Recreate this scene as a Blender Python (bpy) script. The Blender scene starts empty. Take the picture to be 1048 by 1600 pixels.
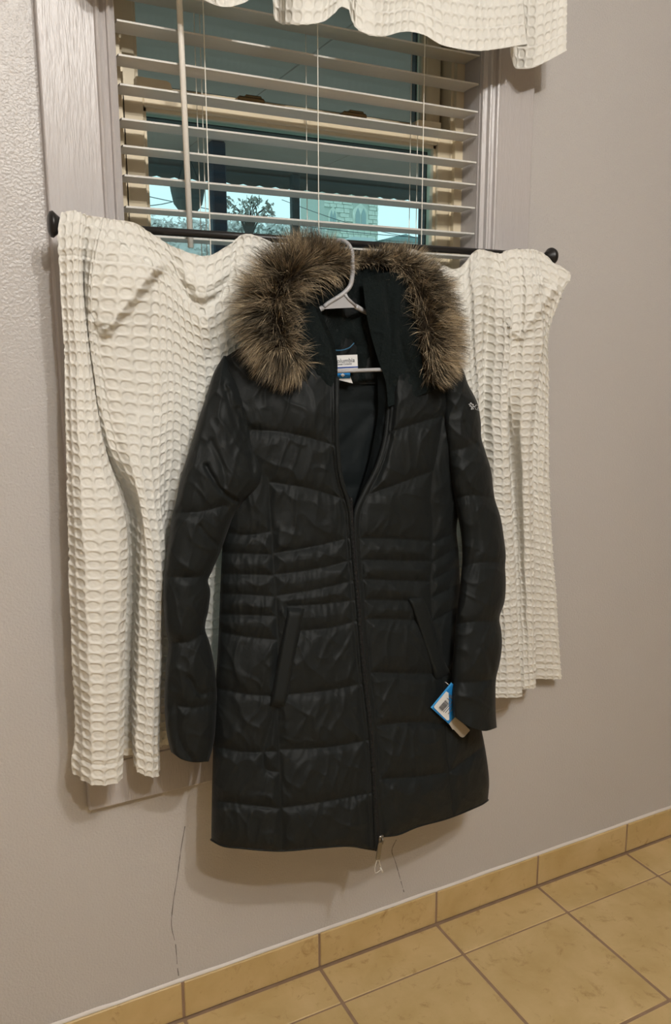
import bpy, math, random
import numpy as np
from mathutils import Matrix, Vector
random.seed(7); RNG = np.random.default_rng(7)
SC = bpy.context.scene
COL = SC.collection

# ---------------------------------------------------------------- camera
CAM = np.array([-0.36505208, -1.40260965, 1.32443179])
YAW, PITCH, ROLL, FPX = 0.469120087, 0.1943138, -0.00230782331, 1268.15466
FW = np.array([math.sin(YAW)*math.cos(PITCH), math.cos(YAW)*math.cos(PITCH), -math.sin(PITCH)])
_rt = np.array([math.cos(YAW), -math.sin(YAW), 0.0]); _up = np.cross(_rt, FW)
RT = _rt*math.cos(ROLL)+_up*math.sin(ROLL); UP = -_rt*math.sin(ROLL)+_up*math.cos(ROLL)
cd = bpy.data.cameras.new('camera'); cam = bpy.data.objects.new('camera', cd); COL.objects.link(cam)
cam.matrix_world = Matrix([[RT[0], UP[0], -FW[0], CAM[0]], [RT[1], UP[1], -FW[1], CAM[1]], [RT[2], UP[2], -FW[2], CAM[2]], [0, 0, 0, 1]])
cd.sensor_fit = 'VERTICAL'; cd.sensor_height = 36.0; cd.lens = FPX/1600*36.0
cd.clip_start = 0.02; cd.clip_end = 500
SC.camera = cam

# ---------------------------------------------------------------- world, lamps, exposure
w = bpy.data.worlds.new('sky'); SC.world = w; w.use_nodes = True
bg = w.node_tree.nodes['Background']; bg.inputs[0].default_value = (0.74, 0.93, 1.0, 1); bg.inputs[1].default_value = 1.45

def lamp(name, loc, power, radius, color):
    l = bpy.data.lights.new(name, 'POINT'); l.energy = power; l.shadow_soft_size = radius; l.color = color
    o = bpy.data.objects.new(name, l); COL.objects.link(o); o.location = loc
lamp('ceiling_bulb', (-0.15, -2.30, 2.52), 66, 0.026, (1.0, 0.975, 0.925))
lamp('ceiling_bulb', (0.16, -2.05, 2.56), 58, 0.026, (1.0, 0.975, 0.925))
SC.view_settings.view_transform = 'Standard'; SC.view_settings.look = 'None'
SC.view_settings.gamma = 1.0; SC.view_settings.use_curve_mapping = False
SC.view_settings.exposure = 0.0

# ---------------------------------------------------------------- helpers
def at(px, py, Y):
    """points in the room at depth Y from the wall plane"""
    px, py, Y = np.broadcast_arrays(np.asarray(px, float), np.asarray(py, float), np.asarray(Y, float))
    d = FW + RT*((px-524)/FPX)[..., None] - UP*((py-800)/FPX)[..., None]
    t = (Y-CAM[1])/d[..., 1]
    return CAM + d*t[..., None]
def pt(px, py, Y): return at(px, py, Y).reshape(3)

def tag(o, label=None, cat=None, group=None, kind=None):
    if label: o['label'] = label
    if cat: o['category'] = cat
    if group: o['group'] = group
    if kind: o['kind'] = kind
    return o
def empty(name, loc=(0, 0, 0), label=None, cat=None, group=None, kind=None):
    o = bpy.data.objects.new(name, None); COL.objects.link(o); o.location = loc; o.empty_display_size = 0.05
    return tag(o, label, cat, group, kind)
def link(name, me, mat, parent=None):
    o = bpy.data.objects.new(name, me); COL.objects.link(o)
    if mat and not me.materials: me.materials.append(mat)
    if parent:
        o.parent = parent
        o.matrix_parent_inverse = Matrix.Translation(parent.location).inverted() if parent.parent is None else Matrix.Translation(parent.parent.location).inverted()
        if parent.parent is not None: o.matrix_parent_inverse = Matrix.Identity(4)
        if parent.parent is None: pass
    return o
def mesh(name, V, Fc, smooth=True, uv=None):
    me = bpy.data.meshes.new(name)
    V = np.asarray(V, np.float32).reshape(-1, 3)
    if isinstance(Fc, np.ndarray):
        n, k = Fc.shape
        me.vertices.add(len(V)); me.vertices.foreach_set('co', V.ravel())
        me.loops.add(n*k); me.loops.foreach_set('vertex_index', Fc.astype(np.int32).ravel())
        me.polygons.add(n); me.polygons.foreach_set('loop_start', np.arange(0, n*k, k, dtype=np.int32))
        me.polygons.foreach_set('loop_total', np.full(n, k, np.int32))
        me.update(calc_edges=True); me.validate()
    else:
        me.from_pydata([tuple(map(float, v)) for v in V], [], [tuple(f) for f in Fc]); me.update()
    if uv is not None:
        lay = me.uv_layers.new(name='UVMap')
        li = np.zeros(len(me.loops), np.int32); me.loops.foreach_get('vertex_index', li)
        lay.data.foreach_set('uv', np.asarray(uv, np.float32)[li].ravel())
    if smooth: me.polygons.foreach_set('use_smooth', np.ones(len(me.polygons), bool))
    return me
def part(name, V, Fc, mat, parent=None, smooth=True, uv=None):
    return link(name, mesh(name, V, Fc, smooth, uv), mat, parent)
class MB:
    def __init__(s): s.V = []; s.F = []
    def add(s, V, Fc):
        b = len(s.V); s.V += [tuple(map(float, v)) for v in V]; s.F += [tuple(b+i for i in f) for f in Fc]; return s
    def box(s, x0, x1, y0, y1, z0, z1):
        v = [(x, y, z) for z in (z0, z1) for y in (y0, y1) for x in (x0, x1)]
        return s.add(v, [(0, 2, 3, 1), (4, 5, 7, 6), (0, 1, 5, 4), (2, 6, 7, 3), (0, 4, 6, 2), (1, 3, 7, 5)])
    def bevbox(s, x0, x1, y0, y1, z0, z1, b):
        # box with chamfered edges: 24 corners
        V = []; idx = {}
        for i, X in enumerate((x0, x1)):
            for j, Y in enumerate((y0, y1)):
                for k, Z in enumerate((z0, z1)):
                    ix, iy, iz = (b if i == 0 else -b), (b if j == 0 else -b), (b if k == 0 else -b)
                    for a, P in enumerate(((X, Y+iy, Z+iz), (X+ix, Y, Z+iz), (X+ix, Y+iy, Z))):
                        idx[i, j, k, a] = len(V); V.append(P)
        Fc = []
        for i in (0, 1): Fc.append([idx[i, j, k, 0] for j, k in ((0, 0), (0, 1), (1, 1), (1, 0))])
        for j in (0, 1): Fc.append([idx[i, j, k, 1] for i, k in ((0, 0), (1, 0), (1, 1), (0, 1))])
        for k in (0, 1): Fc.append([idx[i, j, k, 2] for i, j in ((0, 0), (0, 1), (1, 1), (1, 0))])
        for i in (0, 1):
            for j in (0, 1): Fc.append([idx[i, j, 0, 0], idx[i, j, 1, 0], idx[i, j, 1, 1], idx[i, j, 0, 1]])
            for k in (0, 1): Fc.append([idx[i, 0, k, 0], idx[i, 1, k, 0], idx[i, 1, k, 2], idx[i, 0, k, 2]])
        for j in (0, 1):
            for k in (0, 1): Fc.append([idx[0, j, k, 1], idx[1, j, k, 1], idx[1, j, k, 2], idx[0, j, k, 2]])
        for i in (0, 1):
            for j in (0, 1):
                for k in (0, 1): Fc.append([idx[i, j, k, a] for a in range(3)])
        return s.add(V, Fc)
    def prism(s, poly, y0, y1, axis='y'):
        n = len(poly)
        f = {'y': lambda a, b, c: (a, c, b), 'z': lambda a, b, c: (a, b, c), 'x': lambda a, b, c: (c, a, b)}[axis]
        V = [f(a, b, y0) for a, b in poly]+[f(a, b, y1) for a, b in poly]
        return s.add(V, [tuple(range(n)), tuple(range(2*n-1, n-1, -1))]+[(i, (i+1) % n, n+(i+1) % n, n+i) for i in range(n)])
    def quad(s, a, b, c, d): return s.add([a, b, c, d], [(0, 1, 2, 3)])
    def tube(s, P, r, n=8, cap=True):
        P = [Vector(p) for p in P]; R = r if hasattr(r, '__len__') else [r]*len(P)
        V = []; Fc = []; ref = None
        for i, p in enumerate(P):
            t = (P[min(i+1, len(P)-1)]-P[max(i-1, 0)]).normalized()
            if ref is None: ref = Vector((0, 0, 1)) if abs(t.z) < .9 else Vector((1, 0, 0))
            a = (ref-t*ref.dot(t)).normalized(); ref = a; b = t.cross(a)
            for k in range(n):
                q = 2*math.pi*k/n; V.append(p+(a*math.cos(q)+b*math.sin(q))*R[i])
        for i in range(len(P)-1):
            for k in range(n): Fc.append((i*n+k, i*n+(k+1) % n, (i+1)*n+(k+1) % n, (i+1)*n+k))
        if cap: Fc += [tuple(range(n-1, -1, -1)), tuple((len(P)-1)*n+k for k in range(n))]
        return s.add(V, Fc)
    def lathe(s, prof, c, axis='z', n=24):
        V = []; Fc = []; m = len(prof)
        for k in range(n):
            q = 2*math.pi*k/n
            for r, h in prof:
                a, b = r*math.cos(q), r*math.sin(q)
                V.append({'z': (c[0]+a, c[1]+b, c[2]+h), 'x': (c[0]+h, c[1]+a, c[2]+b), 'y': (c[0]+a, c[1]+h, c[2]+b)}[axis])
        for k in range(n):
            for i in range(m-1): Fc.append((k*m+i, ((k+1) % n)*m+i, ((k+1) % n)*m+i+1, k*m+i+1))
        return s.add(V, Fc)
    def build(s, name, mat, parent=None, smooth=False):
        me = bpy.data.meshes.new(name); me.from_pydata(s.V, [], s.F); me.update()
        import bmesh
        bm = bmesh.new(); bm.from_mesh(me); bmesh.ops.recalc_face_normals(bm, faces=bm.faces[:]); bm.to_mesh(me); bm.free()
        if smooth: me.polygons.foreach_set('use_smooth', np.ones(len(me.polygons), bool))
        return link(name, me, mat, parent)

def spline(P, n):
    """Catmull-Rom through rows of P, n samples"""
    P = np.asarray(P, float)
    if len(P) == 2: return P[0]+(P[1]-P[0])*np.linspace(0, 1, n)[:, None]
    d = np.r_[0, np.cumsum(np.maximum(1e-6, np.linalg.norm(np.diff(P[:, :2], axis=0), axis=1)))]
    return hermite(d, P, np.linspace(0, d[-1], n))
def hermite(x, P, q):
    """monotone-ish cubic through (x, P)"""
    P = np.asarray(P, float); x = np.asarray(x, float)
    h = np.diff(x); s = np.diff(P, axis=0)/h[:, None]
    m = np.zeros_like(P); m[0] = s[0]; m[-1] = s[-1]
    w1 = h[1:][:, None]; w0 = h[:-1][:, None]
    m[1:-1] = (s[:-1]*w1+s[1:]*w0)/(w0+w1)
    i = np.clip(np.searchsorted(x, q, side='right')-1, 0, len(x)-2)
    t = ((q-x[i])/h[i])[:, None]; hh = h[i][:, None]
    return (2*t**3-3*t**2+1)*P[i]+(t**3-2*t**2+t)*hh*m[i]+(-2*t**3+3*t**2)*P[i+1]+(t**3-t**2)*hh*m[i+1]
def grid_faces(nv, nu):
    a = np.arange(nv*nu).reshape(nv, nu)
    return np.stack([a[:-1, :-1], a[1:, :-1], a[1:, 1:], a[:-1, 1:]], -1).reshape(-1, 4)
def coons(top, bottom, left, right, nv, nu):
    T = spline(top, nu); B = spline(bottom, nu); L = spline(left, nv); R = spline(right, nv)
    u = np.linspace(0, 1, nu)[None, :, None]; v = np.linspace(0, 1, nv)[:, None, None]
    return ((1-v)*T[None]+v*B[None]+(1-u)*L[:, None]+u*R[:, None]
            - ((1-u)*(1-v)*T[0]+u*(1-v)*T[-1]+(1-u)*v*B[0]+u*v*B[-1]))
def segdist(Q, lines):
    """distance of points Q (...,2) to the nearest of the polylines"""
    D = np.full(Q.shape[:-1], 1e9)
    for L in lines:
        L = np.asarray(L, float)[:, :2]
        if len(L) > 2: L = spline(L, 4*len(L))
        for a, b in zip(L[:-1], L[1:]):
            ab = b-a; t = np.clip(((Q-a)@ab)/max(1e-9, ab@ab), 0, 1)
            D = np.minimum(D, np.linalg.norm(Q-(a+t[..., None]*ab), axis=-1))
    return D
def vnoise(x, y, seed=0):
    xi = np.floor(x).astype(np.int64); yi = np.floor(y).astype(np.int64); fx = x-xi; fy = y-yi
    fx = fx*fx*(3-2*fx); fy = fy*fy*(3-2*fy)
    def h(a, b):
        n = (a*374761393+b*668265263+seed*982451653) & 0x7fffffff
        n = ((n ^ (n >> 13))*1274126177) & 0x7fffffff
        return ((n ^ (n >> 16)) & 0xffff)/32767.5-1
    return (h(xi, yi)*(1-fx)+h(xi+1, yi)*fx)*(1-fy)+(h(xi, yi+1)*(1-fx)+h(xi+1, yi+1)*fx)*fy
def pnoise(x, y, seed=0):
    """gradient noise, about -1..1"""
    xi = np.floor(x).astype(np.int64); yi = np.floor(y).astype(np.int64); fx = x-xi; fy = y-yi
    ux = fx**3*(fx*(fx*6-15)+10); uy = fy**3*(fy*(fy*6-15)+10)
    def g(a, b, dx, dy):
        n = (a*374761393+b*668265263+seed*982451653) & 0x7fffffff
        n = ((n ^ (n >> 13))*1274126177) & 0x7fffffff
        t = ((n ^ (n >> 16)) & 0xffff)*(2*math.pi/65536); return np.cos(t)*dx+np.sin(t)*dy
    a = g(xi, yi, fx, fy)*(1-ux)+g(xi+1, yi, fx-1, fy)*ux
    b = g(xi, yi+1, fx, fy-1)*(1-ux)+g(xi+1, yi+1, fx-1, fy-1)*ux
    return 1.6*(a*(1-uy)+b*uy)
def polymask(Q, poly, soft):
    """smooth 0..1 mask inside polygon, ramping over soft pixels"""
    poly = np.asarray(poly, float); ins = np.zeros(Q.shape[:-1], bool); n = len(poly)
    for i in range(n):
        a, b = poly[i], poly[(i+1) % n]
        c = ((a[1] > Q[..., 1]) != (b[1] > Q[..., 1])) & (Q[..., 0] < (b[0]-a[0])*(Q[..., 1]-a[1])/(b[1]-a[1]+1e-12)+a[0])
        ins ^= c
    d = segdist(Q, [np.vstack([poly[i], poly[(i+1) % n]]) for i in range(n)])
    s = np.clip(d/soft, 0, 1); s = s*s*(3-2*s)
    return np.where(ins, s, 0)

# ---------------------------------------------------------------- materials
def material(name, color, rough=0.5, spec=0.5, metal=0.0, var=None, vscale=8.0, bump=None, coat=0.0, sheen=0.0, coords='Object', stretch=(1, 1, 1)):
    m = bpy.data.materials.new(name); m.use_nodes = True; nt = m.node_tree; N = nt.nodes; Lk = nt.links
    b = N['Principled BSDF']; b.inputs['Base Color'].default_value = (*color, 1); b.inputs['Roughness'].default_value = rough
    b.inputs['Specular IOR Level'].default_value = spec; b.inputs['Metallic'].default_value = metal
    b.inputs['Coat Weight'].default_value = coat
    if sheen: b.inputs['Sheen Weight'].default_value = sheen; b.inputs['Sheen Roughness'].default_value = .4
    tc = N.new('ShaderNodeTexCoord'); mp = N.new('ShaderNodeMapping'); mp.inputs['Scale'].default_value = stretch
    Lk.new(tc.outputs[coords], mp.inputs[0])
    if var is not None:
        nz = N.new('ShaderNodeTexNoise'); nz.inputs['Scale'].default_value = vscale; nz.inputs['Detail'].default_value = 6
        Lk.new(mp.outputs[0], nz.inputs['Vector'])
        cr = N.new('ShaderNodeValToRGB'); cr.color_ramp.elements[0].position = .3; cr.color_ramp.elements[1].position = .7
        cr.color_ramp.elements[0].color = (*color, 1); cr.color_ramp.elements[1].color = (*var, 1)
        Lk.new(nz.outputs[0], cr.inputs[0]); Lk.new(cr.outputs[0], b.inputs['Base Color'])
    if bump:
        prev = None
        for sc, st, det in bump:
            nz = N.new('ShaderNodeTexNoise'); nz.inputs['Scale'].default_value = sc; nz.inputs['Detail'].default_value = det
            Lk.new(mp.outputs[0], nz.inputs['Vector'])
            bp = N.new('ShaderNodeBump'); bp.inputs['Strength'].default_value = st; bp.inputs['Distance'].default_value = .002
            Lk.new(nz.outputs[0], bp.inputs['Height'])
            if prev: Lk.new(prev.outputs[0], bp.inputs['Normal'])
            prev = bp
        Lk.new(prev.outputs[0], b.inputs['Normal'])
    return m
M = {}
M['wall'] = material('wall_paint', (0.487, 0.462, 0.448), .36, .5, var=(0.473, 0.448, 0.434), vscale=3, bump=[(230, .6, 1), (9, .2, 2)])
M['far_wall'] = material('far_wall_paint', (.36, .30, .23), .6)
M['trim'] = material('trim_paint', (0.45, 0.42, 0.415), .33, .5, bump=[(330, .45, 3), (90, .5, 3), (14, .2, 2)], stretch=(1, 1, .13))
M['ceiling'] = material('ceiling_paint', (.75, .73, .7), .8)
M['caulk'] = material('caulk_paint', (.66, .61, .57), .5, bump=[(70, .4, 2)])
M['grout'] = material('grout', (.25, .165, .105), .9, .2, var=(.31, .21, .14), vscale=30, bump=[(300, .4, 2)])
M['cream'] = material('cream_vinyl', (.66, .57, .41), .4, .4)
M['slat'] = material('blind_slat', (.62, .60, .57), .45, .4)
M['cord'] = material('blind_cord', (.85, .82, .74), .8, .2)
M['wand'] = material('wand_plastic', (.80, .77, .71), .3, .5)
M['iron'] = material('black_metal', (.018, .017, .017), .38, .5, metal=.3)
M['plastic'] = material('hanger_plastic', (.37, .37, .385), .42, .4)
M['dark_frame'] = material('storm_frame', (.012, .018, .028), .5)
M['brass'] = material('brass', (.25, .18, .09), .35, .5, metal=.8)
M['scuff'] = material('scuff', (.15, .135, .125), .8)
M['label_white'] = material('label_white', (.72, .72, .72), .7, .2)
M['label_blue'] = material('label_blue', (.01, .19, .52), .5, .4)
M['ink'] = material('ink', (.12, .13, .15), .7, .2)
M['ink_blue'] = material('ink_blue', (.02, .07, .32), .7, .2)
M['kraft'] = material('grey_card', (.42, .38, .32), .7, .2)
M['thread'] = material('thread_grey', (.42, .43, .44), .7, .2)
M['string'] = material('clear_string', (.7, .68, .64), .3, .5)
M['nickel'] = material('dark_nickel', (.25, .23, .2), .3, .5, metal=.9)

def tile_mat():
    m = bpy.data.materials.new('sandstone_tile'); m.use_nodes = True; nt = m.node_tree; N = nt.nodes; Lk = nt.links; b = N['Principled BSDF']
    tc = N.new('ShaderNodeTexCoord'); oi = N.new('ShaderNodeObjectInfo')
    ad = N.new('ShaderNodeVectorMath'); ad.operation = 'ADD'
    ml = N.new('ShaderNodeVectorMath'); ml.operation = 'SCALE'; ml.inputs['Scale'].default_value = 40
    cx = N.new('ShaderNodeCombineXYZ'); Lk.new(oi.outputs['Random'], cx.inputs[0]); Lk.new(oi.outputs['Random'], cx.inputs[1])
    Lk.new(cx.outputs[0], ml.inputs[0]); Lk.new(ml.outputs[0], ad.inputs[0]); Lk.new(tc.outputs['Object'], ad.inputs[1])
    def noise(s, d, r=.55, dist=0):
        n = N.new('ShaderNodeTexNoise'); n.inputs['Scale'].default_value = s; n.inputs['Detail'].default_value = d; n.inputs['Roughness'].default_value = r
        n.inputs['Distortion'].default_value = dist; Lk.new(ad.outputs[0], n.inputs['Vector']); return n
    n1 = noise(7, 5, .6, .3); n2 = noise(26, 8, .72, .6)
    r1 = N.new('ShaderNodeValToRGB'); e = r1.color_ramp.elements
    e[0].position = .3; e[0].color = (.46, .325, .135, 1); e[1].position = .72; e[1].color = (.60, .44, .225, 1)
    Lk.new(n1.outputs[0], r1.inputs[0])
    r2 = N.new('ShaderNodeValToRGB'); e = r2.color_ramp.elements
    e[0].position = .56; e[0].color = (0, 0, 0, 1); e[1].position = .74; e[1].color = (1, 1, 1, 1); Lk.new(n2.outputs[0], r2.inputs[0])
    mx = N.new('ShaderNodeMix'); mx.data_type = 'RGBA'; Lk.new(r2.outputs[0], mx.inputs[0]); Lk.new(r1.outputs[0], mx.inputs[6]); mx.inputs[7].default_value = (.31, .19, .065, 1)
    Lk.new(mx.outputs[2], b.inputs['Base Color']); b.inputs['Roughness'].default_value = .42; b.inputs['Specular IOR Level'].default_value = .4
    bp = N.new('ShaderNodeBump'); bp.inputs['Strength'].default_value = .25; bp.inputs['Distance'].default_value = .002
    Lk.new(n2.outputs[0], bp.inputs['Height']); Lk.new(bp.outputs[0], b.inputs['Normal'])
    return m
M['tile'] = tile_mat()

def cloth_mat():
    m = bpy.data.materials.new('waffle_cotton'); m.use_nodes = True; nt = m.node_tree; N = nt.nodes; Lk = nt.links; b = N['Principled BSDF']
    b.inputs['Base Color'].default_value = (.79, .77, .72, 1); b.inputs['Roughness'].default_value = .85; b.inputs['Specular IOR Level'].default_value = .15
    tr = N.new('ShaderNodeBsdfTranslucent'); tr.inputs[0].default_value = (.79, .77, .70, 1)
    mx = N.new('ShaderNodeMixShader'); mx.inputs[0].default_value = .16
    tc = N.new('ShaderNodeTexCoord')
    nz = N.new('ShaderNodeTexNoise'); nz.inputs['Scale'].default_value = 900; nz.inputs['Detail'].default_value = 3; Lk.new(tc.outputs['Object'], nz.inputs['Vector'])
    bp = N.new('ShaderNodeBump'); bp.inputs['Strength'].default_value = .35; bp.inputs['Distance'].default_value = .0008
    Lk.new(nz.outputs[0], bp.inputs['Height']); Lk.new(bp.outputs[0], b.inputs['Normal'])
    Lk.new(b.outputs[0], mx.inputs[1]); Lk.new(tr.outputs[0], mx.inputs[2]); Lk.new(mx.outputs[0], N['Material Output'].inputs[0])
    return m
M['cloth'] = cloth_mat()
M['nylon'] = material('black_nylon', (.0112, .0130, .0132), .56, .15, bump=[(140, .30, 3)], sheen=.02)
M['lining'] = material('black_lining', (.0095, .0125, .0135), .7, .14, bump=[(60, .5, 3)])
M['fleece'] = material('dark_fleece', (.0065, .0095, .0095), .95, .1, bump=[(220, .9, 3), (30, .5, 2)], sheen=.12)
M['zip'] = material('zip_tape', (.006, .006, .007), .6, .3)
def fur_mat():
    m = bpy.data.materials.new('fur'); m.use_nodes = True; nt = m.node_tree; N = nt.nodes; Lk = nt.links; b = N['Principled BSDF']
    uv = N.new('ShaderNodeUVMap'); sp = N.new('ShaderNodeSeparateXYZ'); Lk.new(uv.outputs[0], sp.inputs[0])
    r = N.new('ShaderNodeValToRGB'); e = r.color_ramp.elements
    e[0].position = 0; e[0].color = (.030, .025, .018, 1); e[1].position = 1; e[1].color = (.10, .085, .06, 1)
    a = e.new(.45); a.color = (.095, .077, .053, 1); a = e.new(.72); a.color = (.25, .205, .145, 1)
    Lk.new(sp.outputs[1], r.inputs[0])
    r2 = N.new('ShaderNodeValToRGB'); e = r2.color_ramp.elements
    e[0].position = .25; e[0].color = (.42, .42, .42, 1); e[1].position = 1; e[1].color = (3.0, 2.9, 2.72, 1); Lk.new(sp.outputs[0], r2.inputs[0])
    mx = N.new('ShaderNodeMix'); mx.data_type = 'RGBA'; mx.blend_type = 'MULTIPLY'; mx.inputs[0].default_value = 1
    Lk.new(r.outputs[0], mx.inputs[6]); Lk.new(r2.outputs[0], mx.inputs[7]); Lk.new(mx.outputs[2], b.inputs['Base Color'])
    b.inputs['Roughness'].default_value = .5; b.inputs['Specular IOR Level'].default_value = .35
    return m
M['fur'] = fur_mat()
M['undercoat'] = material('fur_undercoat', (.03, .022, .015), .9, .1, bump=[(120, .8, 3)])
def glass_mat():
    m = bpy.data.materials.new('tinted_glass'); m.use_nodes = True; nt = m.node_tree; N = nt.nodes; Lk = nt.links
    t = N.new('ShaderNodeBsdfTransparent'); t.inputs[0].default_value = (.80, .92, .90, 1)
    g = N.new('ShaderNodeBsdfGlossy'); g.inputs['Roughness'].default_value = .02; g.inputs[0].default_value = (.75, .85, 1, 1)
    f = N.new('ShaderNodeFresnel'); f.inputs[0].default_value = 1.5
    mx = N.new('ShaderNodeMixShader'); Lk.new(f.outputs[0], mx.inputs[0]); Lk.new(t.outputs[0], mx.inputs[1]); Lk.new(g.outputs[0], mx.inputs[2])
    Lk.new(mx.outputs[0], N['Material Output'].inputs[0]); return m
M['glass'] = glass_mat()
M['soffit'] = material('porch_soffit', (.70, .46, .40), .8, var=(.61, .405, .35), vscale=4)
M['fascia'] = material('porch_fascia', (.15, .16, .155), .8)
M['post'] = material('porch_post', (.03, .042, .075), .6)
M['post_grey'] = material('porch_post_grey', (.09, .105, .115), .7)
M['leaf'] = material('autumn_leaf', (.42, .30, .28), .7, var=(.30, .32, .28), vscale=.8)
M['hedge'] = material('hedge_leaf', (.62, .66, .64), .8, var=(.75, .70, .68), vscale=.6)
M['bark'] = material('bark', (.05, .04, .035), .9)
M['stone'] = material('church_stone', (.78, .82, .74), .9, var=(.55, .62, .54), vscale=1.4)
M['stone_dark'] = material('church_mortar', (.50, .56, .50), .9)
M['church_glass'] = material('church_glass', (.32, .42, .42), .3)
M['roof'] = material('house_roof', (.23, .32, .32), .8)
M['siding'] = material('house_siding', (.55, .62, .62), .8)
M['ground'] = material('ground', (.18, .22, .19), .9, var=(.12, .16, .12), vscale=.3)
M['wire'] = material('wire', (.06, .08, .09), .7)

# ---------------------------------------------------------------- room shell
XL, XR, YB, ZC = -1.75, 3.6, -4.5, 2.75
OX0, OX1, OZ0, OZ1 = -0.042, 0.668, 0.66, 2.16          # window opening
WY = 0.008
mb = MB()
mb.box(XL, OX0, WY, .16, 0, ZC).box(OX1, XR, WY, .16, 0, ZC).box(OX0, OX1, WY, .16, 0, OZ0).box(OX0, OX1, WY, .16, OZ1, ZC)
wall = mb.build('wall_back', M['wall']); wall['kind'] = 'structure'
tag(MB().box(XL-.1, XL, YB-.1, .16, 0, ZC).build('wall_left', M['far_wall']), kind='structure')
tag(MB().box(XR, XR+.1, YB-.1, .16, 0, ZC).build('wall_right', M['far_wall']), kind='structure')
tag(MB().box(XL, XR, YB-.1, YB, 0, ZC).build('wall_front', M['far_wall']), kind='structure')
tag(MB().box(XL-.1, XR+.1, YB-.1, .16, ZC, ZC+.1).build('ceiling', M['ceiling']), kind='structure')
floor = MB().box(XL-.1, XR+.1, YB-.1, .16, -.1, -.0018).build('floor', M['grout']); floor['kind'] = 'structure'
T = .305; G = .0036; ROW = .117007*(T/.333)
def tile_mesh(sx, sy, h=.006):
    return MB().bevbox(-sx/2, sx/2, -sy/2, sy/2, -h, 0, .0016)
meshes = {}
rows = [(-ROW, -.001)]
y = -ROW
while y > -2.6: rows.append((y-T, y)); y -= T
xs = [k*T for k in range(-5, 13)]
for ri, (ya, yb) in enumerate(rows):
    for x in xs:
        sx, sy = T-2*G, (yb-ya)-(G if ri == 0 else 2*G)
        key = (round(sx, 4), round(sy, 4))
        if key not in meshes: o = tile_mesh(sx, sy).build('floor_tile', M['tile'], floor); meshes[key] = o.data
        else: o = link('floor_tile', meshes[key], None, floor)
        o.location = (x+T/2, (ya+yb)/2+(0 if ri else -G/2), random.uniform(-.0004, .0003))
BH = .083
base = MB().box(XL, XR, .0025, WY, 0, BH-.001).build('baseboard_back', M['grout']); base['kind'] = 'structure'
bt = None
for x in xs:
    if bt is None:
        o = MB().bevbox(-T/2+G*.8, T/2-G*.8, 0, .0075, .0025, BH, .0014).build('base_tile', M['tile'], base); bt = o.data
    else: o = link('base_tile', bt, None, base)
    o.location = (x+T/2, random.uniform(-.0006, .0002), 0)
# rough caulk line over the tiles
n = 420; V = []; 
for i in range(n):
    x = XL+(XR-XL)*i/(n-1); h = .006+.0016*float(vnoise(np.array(x*24), np.array(0.5), 3)); d = .0045
    V += [(x, WY+.001, BH-.002), (x, WY-d, BH-.001), (x, WY-d*.8, BH+h*.5), (x, WY-.0002, BH+h)]
Fc = [(i*4+k, (i+1)*4+k, (i+1)*4+k+1, i*4+k+1) for i in range(n-1) for k in range(3)]
part('caulk_line', V, Fc, M['caulk'], base)
# scuffs on the lower wall
def ribbon(P, wd, Y, mat, parent, name):
    P = spline(P, 40); V = []; Fc = []
    for i, (x, y) in enumerate(P):
        ww = wd*(.35+.65*abs(float(vnoise(np.array(i*.9), np.array(.3), 5))))
        V += [pt(x-ww/2, y, Y), pt(x+ww/2, y, Y)]
    for i in range(len(P)-1):
        if float(vnoise(np.array(i*1.3), np.array(2.3), 9)) > -.55: Fc.append((2*i, 2*i+1, 2*i+3, 2*i+2))
    part(name, V, Fc, mat, parent, False)
ribbon([(290, 1285), (283, 1325), (277, 1370), (270, 1415), (268, 1448), (274, 1475), (277, 1510), (279, 1525)], 1.9, WY-.0008, M['scuff'], wall, 'scuff_mark')
ribbon([(620, 1310), (612, 1330), (617, 1345), (622, 1362), (627, 1380), (631, 1394)], 1.6, WY-.0008, M['scuff'], wall, 'scuff_mark')

# ---------------------------------------------------------------- window
win = empty('window_1', ((OX0+OX1)/2, 0, OZ0), kind='structure')
def casing(x0, x1, sgn):
    # moulded profile: flat board, bead, cove, bead next to the opening
    w_ = abs(x1-x0)
    prof = [(0, WY), (0, -.013), (.002, -.0145), (w_-.034, -.0145), (w_-.032, -.0185), (w_-.029, -.020), (w_-.026, -.0185), (w_-.0245, -.0125),
            (w_-.020, -.0105), (w_-.016, -.0125), (w_-.0145, -.0175), (w_-.012, -.019), (w_-.009, -.0175), (w_-.0075, -.010), (w_-.003, -.008), (w_, -.006), (w_, WY)]
    poly = [(x0+sgn*a, b) for a, b in prof]
    o = MB().prism(poly, .60, 2.26, 'z').build('side_casing', M['trim'], win); return o
casing(-.160, OX0, 1); casing(.789, OX1, -1)
MB().box(-.160, .789, -.0145, WY, OZ1+.0, OZ1+.1).build('head_casing', M['trim'], win)
MB().bevbox(-.160, .789, -.0148, .055, .60, .66, .003).build('stool', M['trim'], win)
mb = MB(); mb.bevbox(-.160, .789, -.0135, WY, .512, .60, .003); mb.build('apron', M['trim'], win)
# painted reveal boards
MB().box(OX0-.004, OX0+.0015, WY-.006, .056, OZ0, OZ1).build('reveal_board', M['trim'], win)
MB().box(OX1-.0015, OX1+.004, WY-.006, .056, OZ0, OZ1).build('reveal_board', M['trim'], win)
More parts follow.
